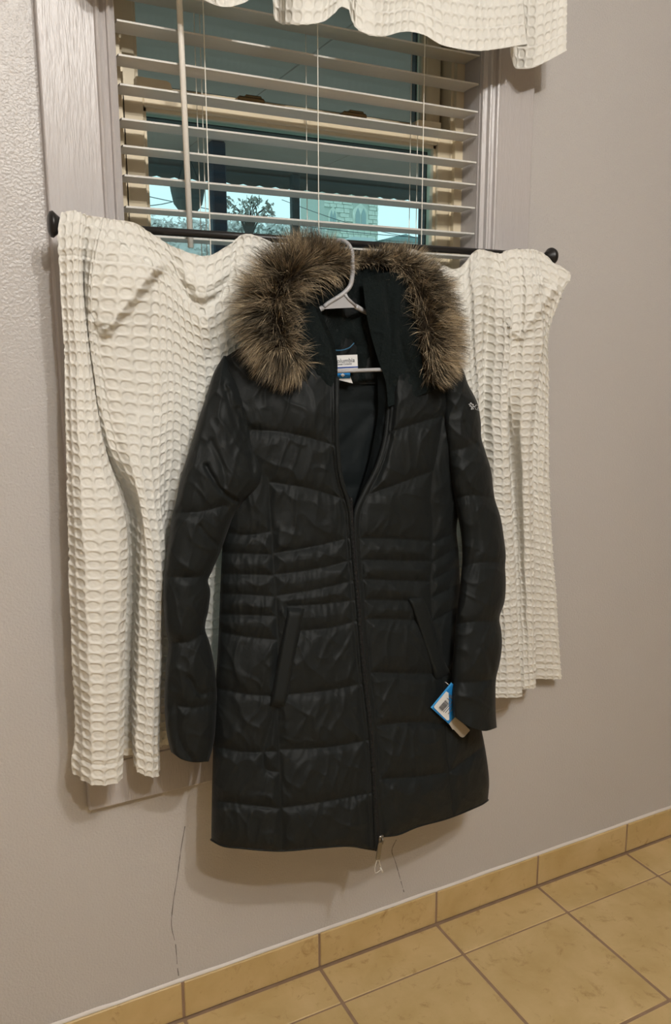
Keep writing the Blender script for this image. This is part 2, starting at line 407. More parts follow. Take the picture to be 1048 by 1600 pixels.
# cream vinyl frame
mb = MB(); JW = .020
mb.box(OX0, OX0+JW, .055, .155, OZ0, OZ1).box(OX1-JW, OX1, .055, .155, OZ0, OZ1).box(OX0, OX1, .055, .155, OZ1-.03, OZ1).box(OX0, OX1, .055, .155, OZ0, OZ0+.03)
mb.box(OX0+JW, OX0+JW+.006, .066, .072, OZ0, OZ1).box(OX1-JW-.006, OX1-JW, .066, .072, OZ0, OZ1)
mb.build('vinyl_jamb', M['cream'], win)
def sash(name, x0, x1, z0, z1, y0, y1, gx0, gx1, gz0, gz1):
    mb = MB()
    for a in ((x0, gx0, y0, y1, z0, z1), (gx1, x1, y0, y1, z0, z1), (gx0, gx1, y0, y1, z0, gz0), (gx0, gx1, y0, y1, gz1, z1)): mb.bevbox(*a, .002)
    gb = .006
    for a in ((gx0, gx0+gb, y0+.008, y1, gz0, gz1), (gx1-gb, gx1, y0+.008, y1, gz0, gz1), (gx0, gx1, y0+.008, y1, gz0, gz0+gb), (gx0, gx1, y0+.008, y1, gz1-gb, gz1)): mb.box(*a)
    s = mb.build(name, M['cream'], win)
    MB().box(gx0+.002, gx1-.002, (y0+y1)/2+.002, (y0+y1)/2+.006, gz0+.002, gz1-.002).build('pane', M['glass'], s)
    return s
up_s = sash('upper_sash', -.018, .640, 1.735, OZ1-.03, .100, .128, .014, .606, 1.775, OZ1-.07)
lo_s = sash('lower_sash', -.020, .645, OZ0+.03, 1.766, .066, .096, .0165, .614, OZ0+.09, 1.735)
# latches and lock on the meeting rail
lx0 = pt(213, 130, .07)[0]; lx1 = pt(266, 140, .07)[0]
mb = MB(); mb.prism([(lx0, 1.765), (lx1+.004, 1.765), (lx1, 1.777), (lx1-.006, 1.780), (lx0, 1.781)], .068, .088); mb.build('tilt_latch', M['cream'], lo_s)
lx0 = pt(650, 176, .07)[0]; lx1 = pt(688, 182, .07)[0]
mb = MB(); mb.prism([(lx0-.004, 1.765), (lx1, 1.765), (lx1, 1.778), (lx0+.006, 1.778), (lx0, 1.775)], .068, .088); mb.build('tilt_latch', M['cream'], lo_s)
for px_, py_ in ((390, 155), (551, 184)):
    k = pt(px_, py_, .08)
    MB().bevbox(k[0]-.026, k[0]+.026, .068, .098, 1.765, 1.775, .003).bevbox(k[0]-.010, k[0]+.022, .074, .094, 1.774, 1.780, .002).build('sash_lock', M['brass'], lo_s)
# dark storm frame outside the glass
mb = MB()
xa = pt(657, 300, .15)[0]; xb = pt(645, 100, .15)[0]
mb.box(xa, xa+.018, .132, .158, OZ0, 1.76).box(xa+.026, xa+.05, .132, .15, OZ0, 1.76).box(xa+.05, OX1, .14, .158, OZ0, 1.76)
mb.box(xb, OX1, .140, .158, 1.76, OZ1)
mb.box(OX0, -.0, .132, .158, OZ0, OZ1)
mb.box(OX0, OX1, .134, .158, 1.735, 1.79)
mb.build('storm_frame', M['dark_frame'], win)

# ---------------------------------------------------------------- venetian blind
blind = empty('window_blind', (.315, .025, 2.12), 'off-white horizontal slatted blind with cords and tilt wand hanging in the window', 'blind')
SX0, SX1 = -.0365, .6625
Z0 = [2.093, 2.045, 1.996, 1.94, 1.8855, 1.834, 1.784, 1.741, 1.6895, 1.649, 1.604, 1.5555, 1.512, 1.468, 1.424, 1.38]
prof = [(0, -.0022), (0, .0006), (.0006, .0010), (.012, .0018), (.025, .0022), (.038, .0018), (.0496, .0010), (.050, .0006), (.050, -.0022), (.038, -.0012), (.025, -.0008), (.012, -.0012)]
sl = None
for z in Z0:
    if sl is None:
        o = MB().prism([(a, b) for a, b in prof], SX0, SX1, 'x').build('slat', M['slat'], blind); sl = o.data
    else: o = link('slat', sl, None, blind)
    o.location = (0, .0015, z+.0045); o.rotation_euler = (0, random.uniform(-.0012, .0012), 0)
MB().bevbox(SX0, SX1, .0, .052, 2.108, 2.155, .002).build('head_rail', M['slat'], blind)
MB().bevbox(SX0, SX1, .0015, .0515, 1.33, 1.346, .003).build('bottom_rail', M['slat'], blind)
def cord(a, b, Y, r=.0009):
    A = pt(*a, Y); B = pt(*b, Y); x = (A[0]+B[0])/2
    MB().tube([(x, Y, 2.12), (x, Y, 1.34)], r, 6).build('cord', M['cord'], blind)
cord((320, 60), (326, 330), -.0005); cord((497, 80), (497, 330), -.0005); cord((666, 100), (656, 340), -.0005)
cord((303, 90), (312, 240), .0525, .0008); cord((313, 90), (319, 240), .0525, .0008); cord((479, 130), (479, 330), .0525, .0008)
cord((645, 120), (637, 330), .0525, .0008); cord((655, 120), (649, 330), .0525, .0008)
A = pt(280, 0, -.012); B = pt(298, 387, -.012)
mb = MB().tube([A+(A-B)*.12, A, B], .0052, 8); wandp = mb.build('tilt_wand', M['wand'], blind, True)

# ---------------------------------------------------------------- curtain rod
RY = -.078
RA = pt(92, 345, RY); RB = pt(858, 400, RY); RZ = 1.522
rod = empty('curtain_rod', ((RA[0]+RB[0])/2, RY, RZ), 'thin black metal curtain rod with flared end caps across the window', 'curtain rod')
RZ = float(pt(400, 371, RY)[2])
MB().tube([(RA[0], RY, RZ), (RB[0], RY, RZ)], .0062, 12).build('rod', M['iron'], rod, True)
MB().lathe([(0, -.016), (.012, -.0158), (.0185, -.013), (.0195, -.009), (.015, -.004), (.010, .002), (.009, .010), (0, .010)], (RA[0], RY, RZ), 'x').build('finial', M['iron'], rod, True)
MB().lathe([(0, .014), (.008, .0138), (.0155, .010), (.0175, .004), (.0165, 0), (.010, -.004), (.008, -.010), (0, -.010)], (RB[0], RY, RZ), 'x').build('finial', M['iron'], rod, True)
for bx in (RA[0]+.03, RB[0]-.03):
    MB().bevbox(bx-.004, bx+.004, RY-.003, -.0143, RZ-.0115, RZ-.0055, .001).bevbox(bx-.009, bx+.009, -.018, -.0143, RZ-.03, RZ+.02, .001).build('bracket', M['iron'], rod)

# ---------------------------------------------------------------- curtains
def curtain(name, cols, label, group, du=.0013, stitches=(), bulges=(), ramps=(), creases=(), top_fade=0.0, hem=.036, cell=(.0172, .0168), nv=None, world=False):
    cols = [np.array(c, float) for c in cols]
    NV = 260
    # resample every control line over its height
    S = []
    for c in cols:
        q = np.linspace(c[0, 1], c[-1, 1], NV)
        s = hermite(c[:, 1], c, q)
        S.append(s)
    S = np.array(S)                                # column, row, (px,py,Y)
    W = at(S[..., 0], S[..., 1], S[..., 2])
    gap = np.linalg.norm(np.diff(W, axis=0), axis=-1).mean(1)
    ku = np.r_[0, np.cumsum(np.maximum(gap, .004))]
    nu = int(ku[-1]/du)
    u = np.linspace(0, ku[-1], nu)
    Q = hermite(ku, S.reshape(len(cols), -1), u).reshape(nu, NV, 3).transpose(1, 0, 2)     # row, col
    H = np.linalg.norm(np.diff(at(Q[..., 0], Q[..., 1], Q[..., 2]), axis=0), axis=-1).mean(1); kv = np.r_[0, np.cumsum(H)]
    nv = int(kv[-1]/du); v = np.linspace(0, kv[-1], nv)
    Q = hermite(kv, Q.reshape(NV, -1), v).reshape(nv, nu, 3)
    px, py, Y = Q[..., 0], Q[..., 1], Q[..., 2].copy()
    QQ = Q[..., :2]
    for poly, soft, amt in bulges: Y -= amt*polymask(QQ, poly, soft)
    for poly, la, lb, amt, fall in ramps:         # a flap rising from line la to its free edge lb
        da = segdist(QQ, [la]); db = segdist(QQ, [lb]); m = polymask(QQ, poly, 1.0)
        Y -= np.where(m > .5, amt*da/(da+db+1e-6), amt*np.exp(-(db/fall)**2)*np.clip(1-(np.minimum(0, da-db))/1e3, 0, 1))
    for line, wd, amt in creases:
        d = segdist(QQ, [line]); Y += .75*amt*np.exp(-(d/(1.8*wd))**2)
    P = at(px, py, Y)
    # normals, then the waffle weave relief along them
    du_ = np.gradient(P, axis=1); dv_ = np.gradient(P, axis=0); Nn = np.cross(dv_, du_); Nn /= np.linalg.norm(Nn, axis=-1, keepdims=True)+1e-12
    Nn = np.where((Nn[..., 1] > 0)[..., None] & False, -Nn, Nn)
    uu = np.broadcast_to(u[None, :], (nv, nu)); vv = np.broadcast_to(v[:, None], (nv, nu))
    jit = .17*vnoise(uu*25, vv*25, 11); jit2 = .22*vnoise(uu*20+9, vv*20, 12)
    a = uu/cell[0]+jit; b = vv/cell[1]+jit2
    fx = (a-np.floor(a)-.5)*2; fy = (b-np.floor(b)-.5)*2
    rr = (np.abs(fx)**2.1+np.abs(fy)**2.1)**(1/2.1)
    rim = np.clip((rr-.72)/.26, 0, 1); rim = rim*rim*(3-2*rim)
    groove = np.exp(-((1-np.abs(fy))/.16)**2)*.55
    h = .0027*rim + .0004*vnoise(uu*420, vv*420, 4)
    if hem:
        bottom = kv[-1]-vv
        h = h - .0016*np.exp(-((bottom-hem)/.0016)**2)
    for s in stitches:
        h = h - .0015*np.exp(-((vv-s)/.0016)**2)
    h = h + .0012*vnoise(uu*30, vv*14, 2)
    P = P + Nn*h[..., None]
    # gentle frayed edge
    uv = np.stack([uu, vv], -1).reshape(-1, 2)
    o = part(name, P.reshape(-1, 3), grid_faces(nv, nu), M['cloth'], None, True, uv)
    tag(o, label, 'curtain', group)
    return o
left_cols = [
 [(97, 334, -.082), (93, 352, -.092), (95, 440, -.097), (102, 560, -.09), (105, 700, -.09), (108, 850, -.09), (112, 960, -.09), (117, 1100, -.085), (118, 1150, -.085), (113, 1195, -.08), (115, 1208, -.08)],
 [(118, 331, -.090), (116, 352, -.103), (115, 440, -.11), (120, 560, -.105), (125, 700, -.115), (135, 850, -.13), (140, 1000, -.135), (143, 1150, -.13), (145, 1226, -.125)],
 [(133, 335, -.088), (128, 360, -.098), (125, 440, -.10), (131, 520, -.10), (140, 600, -.10), (160, 720, -.112), (184, 800, -.122), (191, 900, -.125), (188, 1000, -.125), (187, 1150, -.12), (186, 1222, -.12)],
 [(139, 337, -.090), (134, 370, -.088), (131, 440, -.080), (137, 520, -.078), (147, 600, -.072), (164, 700, -.062), (189, 780, -.05), (194, 900, -.045), (192, 1000, -.045), (189, 1150, -.045), (188, 1181, -.045)],
 [(155, 340, -.088), (142, 400, -.098), (139, 500, -.098), (150, 600, -.092), (166, 700, -.072), (196, 780, -.05), (207, 900, -.04), (206, 1000, -.04), (205, 1150, -.04), (206, 1180, -.04)],
 [(168, 342, -.094), (158, 400, -.108), (148, 500, -.104), (160, 600, -.100), (180, 700, -.103), (216, 780, -.102), (218, 900, -.1), (215, 1000, -.1), (212, 1150, -.1), (214, 1204, -.1)],
 [(184, 344, -.092), (195, 420, -.106), (185, 520, -.100), (200, 640, -.100), (214, 740, -.115), (232, 850, -.125), (235, 1000, -.12), (232, 1150, -.115), (232, 1213, -.11)],
 [(207, 348, -.09), (233, 430, -.098), (235, 530, -.092), (238, 640, -.097), (240, 760, -.11), (252, 860, -.12), (250, 1000, -.115), (246, 1150, -.105), (247, 1212, -.1)],
 [(235, 364, -.09), (265, 440, -.092), (270, 530, -.087), (270, 640, -.087), (264, 760, -.087), (257, 860, -.07), (252, 1000, -.05), (249, 1150, -.04), (250, 1167, -.035)],
 [(275, 387, -.09), (290, 470, -.094), (300, 560, -.087), (300, 700, -.08), (295, 850, -.06), (290, 1000, -.04), (285, 1163, -.03)],
 [(320, 400, -.092), (320, 480, -.105), (330, 560, -.087), (330, 700, -.075), (330, 850, -.06), (330, 1000, -.05), (330, 1158, -.04)],
 [(352, 386, -.09), (350, 460, -.097), (360, 560, -.08), (365, 700, -.070), (365, 1000, -.05), (365, 1150, -.04)],
 [(380, 366, -.094), (382, 440, -.1), (395, 560, -.08), (400, 700, -.065), (400, 1145, -.04)],
 [(405, 370, -.094), (410, 440, -.09), (425, 560, -.076), (430, 1140, -.05)],
 [(435, 384, -.092), (440, 450, -.085), (450, 560, -.07), (460, 1130, -.05)],
 [(466, 398, -.09), (470, 450, -.08), (480, 560, -.07), (490, 1120, -.05)],
 [(479, 377, -.094), (484, 440, -.088), (500, 560, -.07), (510, 1115, -.05)],
 [(505, 377, -.094), (510, 440, -.085), (520, 560, -.07), (530, 1110, -.05)],
 [(532, 398, -.088), (537, 450, -.08), (545, 600, -.065), (550, 1105, -.05)]]
flap = [(140, 352), (180, 375), (243, 418), (166, 514), (150, 508), (133, 470), (131, 400)]
curtain('tier_curtain', left_cols, 'white waffle tier curtain on the left end of the rod, wide folds', 'waffle tier curtains', stitches=(.062,),
        ramps=[(flap, [(135, 350), (132, 420), (133, 475), (150, 509), (164, 517)], [(243, 418), (203, 468), (166, 514)], .022, 8)],
        bulges=[([(255, 395), (300, 470), (345, 468), (375, 400), (330, 430), (300, 425)], 12, .006)],
        creases=[([(190, 384), (165, 435), (146, 490)], 4, .007), ([(255, 372), (285, 440), (312, 482)], 5, .010), ([(372, 372), (358, 430), (318, 485)], 5, .011), ([(262, 425), (300, 470), (335, 472), (362, 440)], 3, .004),
                 ([(150, 520), (168, 640), (190, 730), (205, 800)], 5, .011), ([(205, 455), (210, 540), (216, 640)], 5, .006), ([(243, 440), (236, 540), (240, 640)], 6, .007), ([(345, 480), (330, 560)], 5, .008)])
right_cols = [
 [(556, 400, -.08), (565, 470, -.08), (575, 600, -.06), (580, 1100, -.05)],
 [(600, 392, -.09), (605, 460, -.085), (615, 600, -.065), (620, 1100, -.05)],
 [(640, 389, -.094), (645, 450, -.09), (655, 600, -.07), (660, 1098, -.05)],
 [(665, 399, -.092), (672, 460, -.088), (690, 600, -.07), (700, 1096, -.05)],
 [(712, 420, -.09), (718, 480, -.1), (725, 600, -.08), (730, 1094, -.055)],
 [(728, 407, -.09), (733, 470, -.097), (740, 600, -.085), (748, 800, -.07), (752, 1093, -.06)],
 [(741, 393, -.094), (744, 450, -.108), (750, 600, -.093), (755, 800, -.08), (765, 1091, -.07)],
 [(757, 391, -.094), (763, 450, -.1), (761, 500, -.085), (756, 614, -.072), (759, 760, -.072), (782, 1000, -.078), (778, 1090, -.075)],
 [(769, 394, -.092), (774, 460, -.1), (774, 540, -.092), (770, 640, -.09), (772, 760, -.088), (790, 1000, -.085), (792, 1090, -.085)],
 [(782, 396, -.094), (794, 460, -.11), (793, 540, -.112), (788, 620, -.106), (789, 700, -.102), (794, 800, -.092), (806, 1000, -.085), (811, 1089, -.08)],
 [(793, 391, -.09), (802, 460, -.1), (799, 540, -.1), (792, 612, -.085), (798, 700, -.052), (803, 800, -.048), (810, 1000, -.05), (813, 1079, -.05)],
 [(804, 389, -.092), (812, 450, -.102), (808, 540, -.1), (797, 620, -.085), (806, 700, -.065), (810, 800, -.058), (816, 1000, -.055), (818, 1077, -.055)],
 [(815, 390, -.094), (822, 450, -.11), (819, 540, -.11), (815, 650, -.1), (818, 760, -.088), (825, 1000, -.065), (827, 1076, -.06)],
 [(828, 390, -.094), (837, 450, -.112), (845, 520, -.108), (836, 600, -.095), (829, 700, -.088), (830, 800, -.078), (834, 1000, -.062), (835, 1075, -.058)],
 [(837, 391, -.090), (848, 445, -.1), (849, 520, -.085), (838, 600, -.058), (831, 700, -.046), (832, 800, -.048), (835, 1000, -.038), (836, 1061, -.028)],
 [(848, 396, -.09), (862, 440, -.102), (852, 522, -.082), (846, 600, -.06), (842, 740, -.052), (846, 900, -.043), (855, 1061, -.03)],
 [(862, 411, -.094), (886, 423, -.102), (879, 455, -.100), (857, 512, -.08), (856, 600, -.052), (858, 740, -.047), (864, 870, -.042), (870, 950, -.038), (877, 1061, -.03)]]
curtain('tier_curtain', right_cols, 'white waffle tier curtain on the right end of the rod, corner flaring out', 'waffle tier curtains', stitches=(.062,),
        creases=[([(735, 398), (720, 440), (700, 470)], 5, .009), ([(770, 400), (768, 450), (764, 480), (757, 600), (757, 760)], 4, .004)],
        ramps=[([(798, 396), (843, 440), (804, 520), (786, 500)], [(794, 398), (785, 500)], [(843, 440), (803, 519)], .009, 7), ([(845, 442), (864, 452), (811, 525), (805, 520)], [(844, 443), (805, 519)], [(864, 452), (812, 524)], .008, 7)], cell=(.0172, .0168))
# valance: columns hang from its own hidden rod above
VB = [(120, -95, -.09), (170, -62, -.115), (215, -58, -.09), (262, -30, -.08), (295, -12, -.085), (322, 2, -.1), (350, 12, -.122), (372, 8, -.11), (388, 0, -.09), (400, -14, -.062), (418, -10, -.055), (433, 33, -.052), (440, 37, -.062), (452, 39, -.10), (470, 40, -.118), (500, 36, -.118), (520, 22, -.1), (535, 12, -.088), (545, 17, -.09), (550, 30, -.098), (560, 48, -.115), (580, 56, -.12), (600, 57, -.112), (625, 51, -.1), (640, 50, -.098), (660, 55, -.105), (690, 72, -.12), (720, 78, -.125), (755, 80, -.122), (790, 75, -.118), (812, 71, -.122), (821, 70, -.118), (815, 73, -.09), (797, 74, -.06), (806, 107, -.05), (815, 108, -.062), (830, 107, -.08), (850, 98, -.09), (884, 80, -.1)]
VT = 2.14
def valance():
    B = np.array(VB); PB = at(B[:, 0], B[:, 1], B[:, 2])
    gap = np.linalg.norm(np.diff(PB, axis=0), axis=1); ku = np.r_[0, np.cumsum(np.maximum(gap, .004))]
    du = .0013; nu = int(ku[-1]/du); u = np.linspace(0, ku[-1], nu)
    b = hermite(ku, PB, u)
    xt = PB[0, 0]+(PB[-1, 0]-PB[0, 0])*u/ku[-1]
    Hh = .27; nv = int(Hh/du); v = np.linspace(0, 1, nv)[:, None]
    s = (1-v)**.9
    X = b[None, :, 0]*(1-.75*s)+xt[None]*.75*s
    Y = b[None, :, 1]*(1-.8*s)+(-.085-.008*np.sin(u*90)[None])*.8*s
    Z = b[None, :, 2]+(VT-b[None, :, 2])*(1-v)
    P = np.stack([X, Y, Z], -1)
    d1 = np.gradient(P, axis=1); d0 = np.gradient(P, axis=0); Nn = np.cross(d0, d1); Nn /= np.linalg.norm(Nn, axis=-1, keepdims=True)+1e-12
    uu = np.broadcast_to(u[None], (nv, nu)); vv = np.broadcast_to(v*Hh, (nv, nu))
    a = uu/.0172+.16*vnoise(uu*25, vv*25, 3); c = vv/.0168+.12*vnoise(uu*20, vv*20, 5)
    fx = (a-np.floor(a)-.5)*2; fy = (c-np.floor(c)-.5)*2
    rr = (np.abs(fx)**2.1+np.abs(fy)**2.1)**(1/2.1); rim = np.clip((rr-.72)/.26, 0, 1); rim = rim*rim*(3-2*rim)
    h = .0024*rim-.0015*np.exp(-((Hh-vv-.036)/.0016)**2)+.0012*vnoise(uu*30, vv*14, 2)
    P = P+Nn*h[..., None]
    o = part('valance', P.reshape(-1, 3), grid_faces(nv, nu), M['cloth'], None, True, np.stack([uu, vv], -1).reshape(-1, 2))
    tag(o, 'short scalloped white waffle-weave valance hanging across the window top', 'curtain')
valance()
vr = empty('valance_rod', (.3, -.082, VT-.03), 'black rod hidden in the top pocket of the short valance', 'curtain rod')
MB().tube([(-.17, -.07, VT-.02), (.84, -.07, VT-.02)], .006, 10).build('rod', M['iron'], vr, True)
for x in (-.12, .75): MB().bevbox(x-.004, x+.004, -.07, -.0143, VT-.03, VT-.025, .001).build('bracket', M['iron'], vr)

# ---------------------------------------------------------------- coat
coat = empty('hooded_coat', tuple(pt(590, 1325, -.11)), 'black quilted puffer coat with fur-trimmed hood hanging open from the curtain rod', 'coat')
bodyL = [(348, 560), (352, 640), (356, 720), (352, 800), (347, 860), (344, 920), (341, 1000), (336, 1085), (333, 1165), (331, 1240), (330, 1312)]
bodyR = [(718, 590), (722, 650), (722, 720), (718, 790), (713, 830), (716, 860), (719, 920), (726, 1000), (738, 1080), (752, 1140), (757, 1165), (761, 1190), (764, 1225), (762, 1250)]
SL = np.array(bodyL, float); SR = np.array(bodyR, float)
def body_depth(px, py, front=.065, side=-.105):
    xl = np.interp(py, SL[:, 1], SL[:, 0]); xr = np.interp(py, SR[:, 1], SR[:, 0])
    s = np.clip((px-xl)/(xr-xl), 0, 1)
    k = np.clip((py-540)/110, 0, 1); k = .45+.55*k*k*(3-2*k)
    side = side-.020*np.clip((py-850)/420, 0, 1)
    front = front+.038*np.clip((py-800)/450, 0, 1)
    return side - front*k*np.sqrt(np.maximum(0, 1-(2*s-1)**2)+1e-4)
def wrinkle(px, py, d, seed):
    wx = px+9*pnoise(px/60, py/60, seed+7); wy = py+9*pnoise(px/60+9, py/60, seed+8)
    w1 = pnoise(wx/6.5+wy/60, wy/40-wx/90, seed)*np.exp(-d/17)*.0014              # puckers beside the stitching
    w2 = pnoise(wx/46, wy/60, seed+1)*.0022+pnoise(wx/17, wy/48, seed+2)*.0012
    r1 = np.clip(1-2.6*np.abs(pnoise((wx+.25*wy)/30, wy/95, seed+3)), 0, 1)**1.6*.0024   # long hanging creases
    r2 = np.clip(1-3.0*np.abs(pnoise((wx-.8*wy)/46, (wy+.5*wx)/70, seed+4)), 0, 1)**1.6*.0021
    return w1+(w2+r1+r2)*np.clip(d/12, 0, 1)
def quilt(name, top, bottom, left, right, seams, Yf, mat, parent, nv, nu, A=.0085, S=11., seed=1, extra=None):
    Q = coons(top, bottom, left, right, nv, nu); px, py = Q[..., 0], Q[..., 1]
    d = segdist(Q, seams)
    puff = A*(1-np.exp(-d/S)) + wrinkle(px, py, d, seed)
    u = np.linspace(0, 1, nu)[None]; v = np.linspace(0, 1, nv)[:, None]
    Y = Yf(px, py, u, v) - puff
    if extra: Y = extra(Q, Y, u, v)
    return part(name, at(px, py, Y).reshape(-1, 3), grid_faces(nv, nu), mat, parent)
zipL = [(526, 590), (526, 640), (527, 700), (532, 745), (545, 790), (551, 850), (558, 930), (567, 1040), (579, 1150), (585, 1250), (588, 1328)]
zipR = [(607, 596), (605, 650), (600, 690), (588, 730), (568, 770), (555, 800), (554, 850), (560, 930), (569, 1040), (581, 1150), (587, 1250), (590, 1307)]
botL = [(330, 1312), (345, 1320), (380, 1325), (440, 1329), (500, 1324), (550, 1322), (575, 1326), (588, 1328)]
botR = [(590, 1307), (620, 1304), (650, 1292), (700, 1278), (740, 1262), (755, 1255), (762, 1250)]
topL = [(348, 560), (385, 540), (430, 545), (480, 570), (526, 590)]
topR = [(607, 596), (640, 580), (690, 575), (718, 590)]
offs = lambda P, dx: [(x+dx, y) for x, y in P]
princL = [(418, 745), (424, 830), (428, 890), (432, 960), (434, 1010), (433, 1105), (437, 1200), (440, 1330)]
seamsL = [[(393, 672), (440, 675), (480, 684), (527, 697)], [(419, 753), (480, 763), (541, 781)], princL,
 [(427, 865), (480, 856), (549, 840)], [(429, 898), (490, 890), (551, 875)], [(432, 931), (500, 920), (556, 906)], [(450, 947), (505, 944), (559, 937)], [(465, 986), (510, 982), (562, 969)],
 [(450, 1085), (505, 1080), (568, 1068)], [(438, 1171), (510, 1168), (579, 1156)], [(443, 1262), (510, 1252), (584, 1238)],
 [(350, 832), (390, 836), (426, 830)], [(347, 864), (427, 867)], [(345, 897), (428, 899)], [(344, 927), (430, 932)], [(342, 960), (432, 963)], [(340, 987), (385, 995), (434, 1000)], [(338, 1075), (380, 1084), (424, 1088)], [(334, 1166), (380, 1175), (430, 1174)], [(332, 1250), (390, 1258), (437, 1263)],
 offs(zipL, -9), zipL, offs(botL, 0), [(427, 1110), (421, 1205), (437, 1206)]]
def yL(px, py, u, v):
    Y = body_depth(px, py)
    return Y - .006*np.clip((u-.9)/.1, 0, 1)
quilt('front_panel', topL, botL, bodyL, zipL, seamsL, yL, M['nylon'], coat, 420, 130, seed=21)
princR = [(692, 651), (681, 715), (676, 737), (675, 843), (673, 925), (676, 978), (690, 1060), (697, 1160), (708, 1275)]
seamsR = [[(590, 684), (609, 676), (650, 662), (691, 650)], [(563, 777), (620, 757), (676, 736)], princR,
 [(556, 842), (615, 842), (673, 846)], [(557, 875), (672, 877)], [(561, 905), (670, 909)], [(563, 937), (638, 939)], [(571, 967), (647, 969)], [(579, 1051), (673, 1053)], [(586, 1134), (640, 1129), (690, 1131)], [(588, 1218), (650, 1214), (702, 1206)],
 [(676, 848), (717, 829)], [(676, 878), (717, 852)], [(676, 905), (717, 884)], [(676, 933), (718, 912)], [(676, 970), (722, 944)], [(688, 1055), (735, 1040)], [(697, 1132), (755, 1118)], [(702, 1206), (757, 1165)],
 offs(zipR, 8), zipR, botR]
def yR(px, py, u, v):
    Y = body_depth(px, py)
    op = np.clip((800-py)/150, 0, 1)
    return Y + .025*op*np.clip((.14-u)/.14, 0, 1)**1.5 - .003*(1-op)*np.clip((.1-u)/.1, 0, 1)
quilt('front_panel', topR, botR, zipR, bodyR, seamsR, yR, M['nylon'], coat, 400, 110, A=.0115, seed=31)
# back of the coat, close to the curtain; its inner side is the lining seen in the neck opening
topB = [(348, 560), (420, 540), (530, 520), (640, 540), (718, 590)]
botB = [(330, 1312), (450, 1302), (590, 1288), (690, 1268), (762, 1250)]
def yB(px, py, u, v):
    s = np.sqrt(np.maximum(0, 1-(2*u-1)**2)); return -.105+.012*s-.020*np.clip((py-850)/420, 0, 1)
quilt('back_panel', topB, botB, bodyL, bodyR, [[(420, 630), (522, 634), (570, 628), (640, 634)], [(577, 648), (555, 672), (532, 696)], [(360, 760), (520, 760), (710, 760)], [(345, 900), (715, 900)], [(335, 1100), (740, 1100)]], yB, M['lining'], coat, 160, 90, A=.004, seed=41)
# sleeves: closed tubes, front and back halves joined at the silhouette
def sleeve(name, top, bottom, left, right, seams, Yc, D, seed, nv=330, nu=64, folds=()):
    Q = coons(top, bottom, left, right, nv, nu); px, py = Q[..., 0], Q[..., 1]
    d = segdist(Q, seams); u = np.linspace(0, 1, nu)[None]; v = np.linspace(0, 1, nv)[:, None]
    prof = np.sqrt(np.maximum(0, 1-(2*u-1)**2)); yc = np.interp(v, *Yc); dd = np.interp(v, *D)
    edge = np.clip(prof*2, 0, 1)
    puff = (.0085*(1-np.exp(-d/11))+wrinkle(px, py, d, seed))*edge
    for line, wd, amt in folds: puff = puff - amt*np.exp(-(segdist(Q, [line])/wd)**2)
    F_ = at(px, py, yc-dd*prof-puff)
    B_ = at(px, py, yc+dd*.55*prof)[:, 1:-1][:, ::-1]
    P = np.concatenate([F_, B_], 1); m = P.shape[1]
    a = np.arange(nv*m).reshape(nv, m); an = np.roll(a, -1, 1)
    Fc = np.stack([a[:-1], a[1:], an[1:], an[:-1]], -1).reshape(-1, 4)
    # cuff closes inward
    P2 = P[-1]; c = P2.mean(0); inner = c+(P2-c)*.72+np.array([0, 0, .012])
    Vv = np.concatenate([P.reshape(-1, 3), inner]); i0 = a[-1]; i1 = nv*m+np.arange(m)
    Fc = np.concatenate([Fc, np.stack([i0, i1, np.roll(i1, -1), np.roll(i0, -1)], -1)])
    return part(name, Vv, Fc, M['nylon'], coat)
sLl = [(349, 556), (335, 580), (322, 620), (310, 655), (297, 700), (283, 745), (273, 790), (270, 800), (264, 840), (258, 885), (256, 900), (255, 930), (259, 985), (263, 1003), (259, 1045), (257, 1100), (261, 1150), (267, 1175)]
sLr = [(353, 556), (368, 590), (387, 635), (397, 680), (410, 712), (417, 742), (404, 765), (384, 782), (366, 805), (354, 835), (346, 858), (331, 893), (325, 908), (328, 920), (326, 950), (321, 986), (326, 1000), (333, 1030), (338, 1070), (337, 1130), (333, 1165), (326, 1190)]
sleeve('sleeve', [(349, 556), (353, 556)], [(267, 1175), (285, 1187), (302, 1191), (326, 1190)], sLl, sLr,
       [[(270, 801), (309, 800), (350, 790)], [(257, 901), (316, 900), (330, 895)], [(263, 1004), (295, 1003), (322, 987)], [(276, 1103), (305, 1106), (336, 1098)], [(276, 1103), (279, 1150), (288, 1172), (302, 1190)], [(353, 556), (368, 590), (387, 635), (397, 680), (410, 712), (417, 742)]],
       ([0, .2, .5, 1], [-.112, -.125, -.133, -.14]), ([0, .08, .3, .6, 1], [.012, .034, .05, .042, .036]), 51,
       folds=[([(322, 728), (331, 745), (350, 770), (368, 783)], 4, .008), ([(312, 823), (328, 842), (346, 856)], 4, .006), ([(372, 640), (388, 690), (396, 740)], 5, .006), ([(350, 600), (365, 650), (385, 700)], 5, .005), ([(330, 690), (345, 720), (352, 760)], 5, .004), ([(295, 1060), (315, 1085), (330, 1080)], 4, .005)])
sRl = [(700, 560), (694, 610), (692, 650), (696, 690), (701, 725), (707, 765), (713, 797), (720, 835), (722, 868), (719, 910), (713, 960), (708, 1020), (705, 1070), (707, 1118)]
sRr = [(706, 556), (722, 575), (731, 600), (745, 628), (751, 660), (752, 685), (758, 705), (767, 735), (771, 768), (773, 780), (781, 805), (787, 840), (790, 872), (789, 884), (790, 905), (788, 940), (780, 968), (783, 985), (784, 1010), (780, 1038), (775, 1060), (774, 1090), (775, 1125), (776, 1137)]
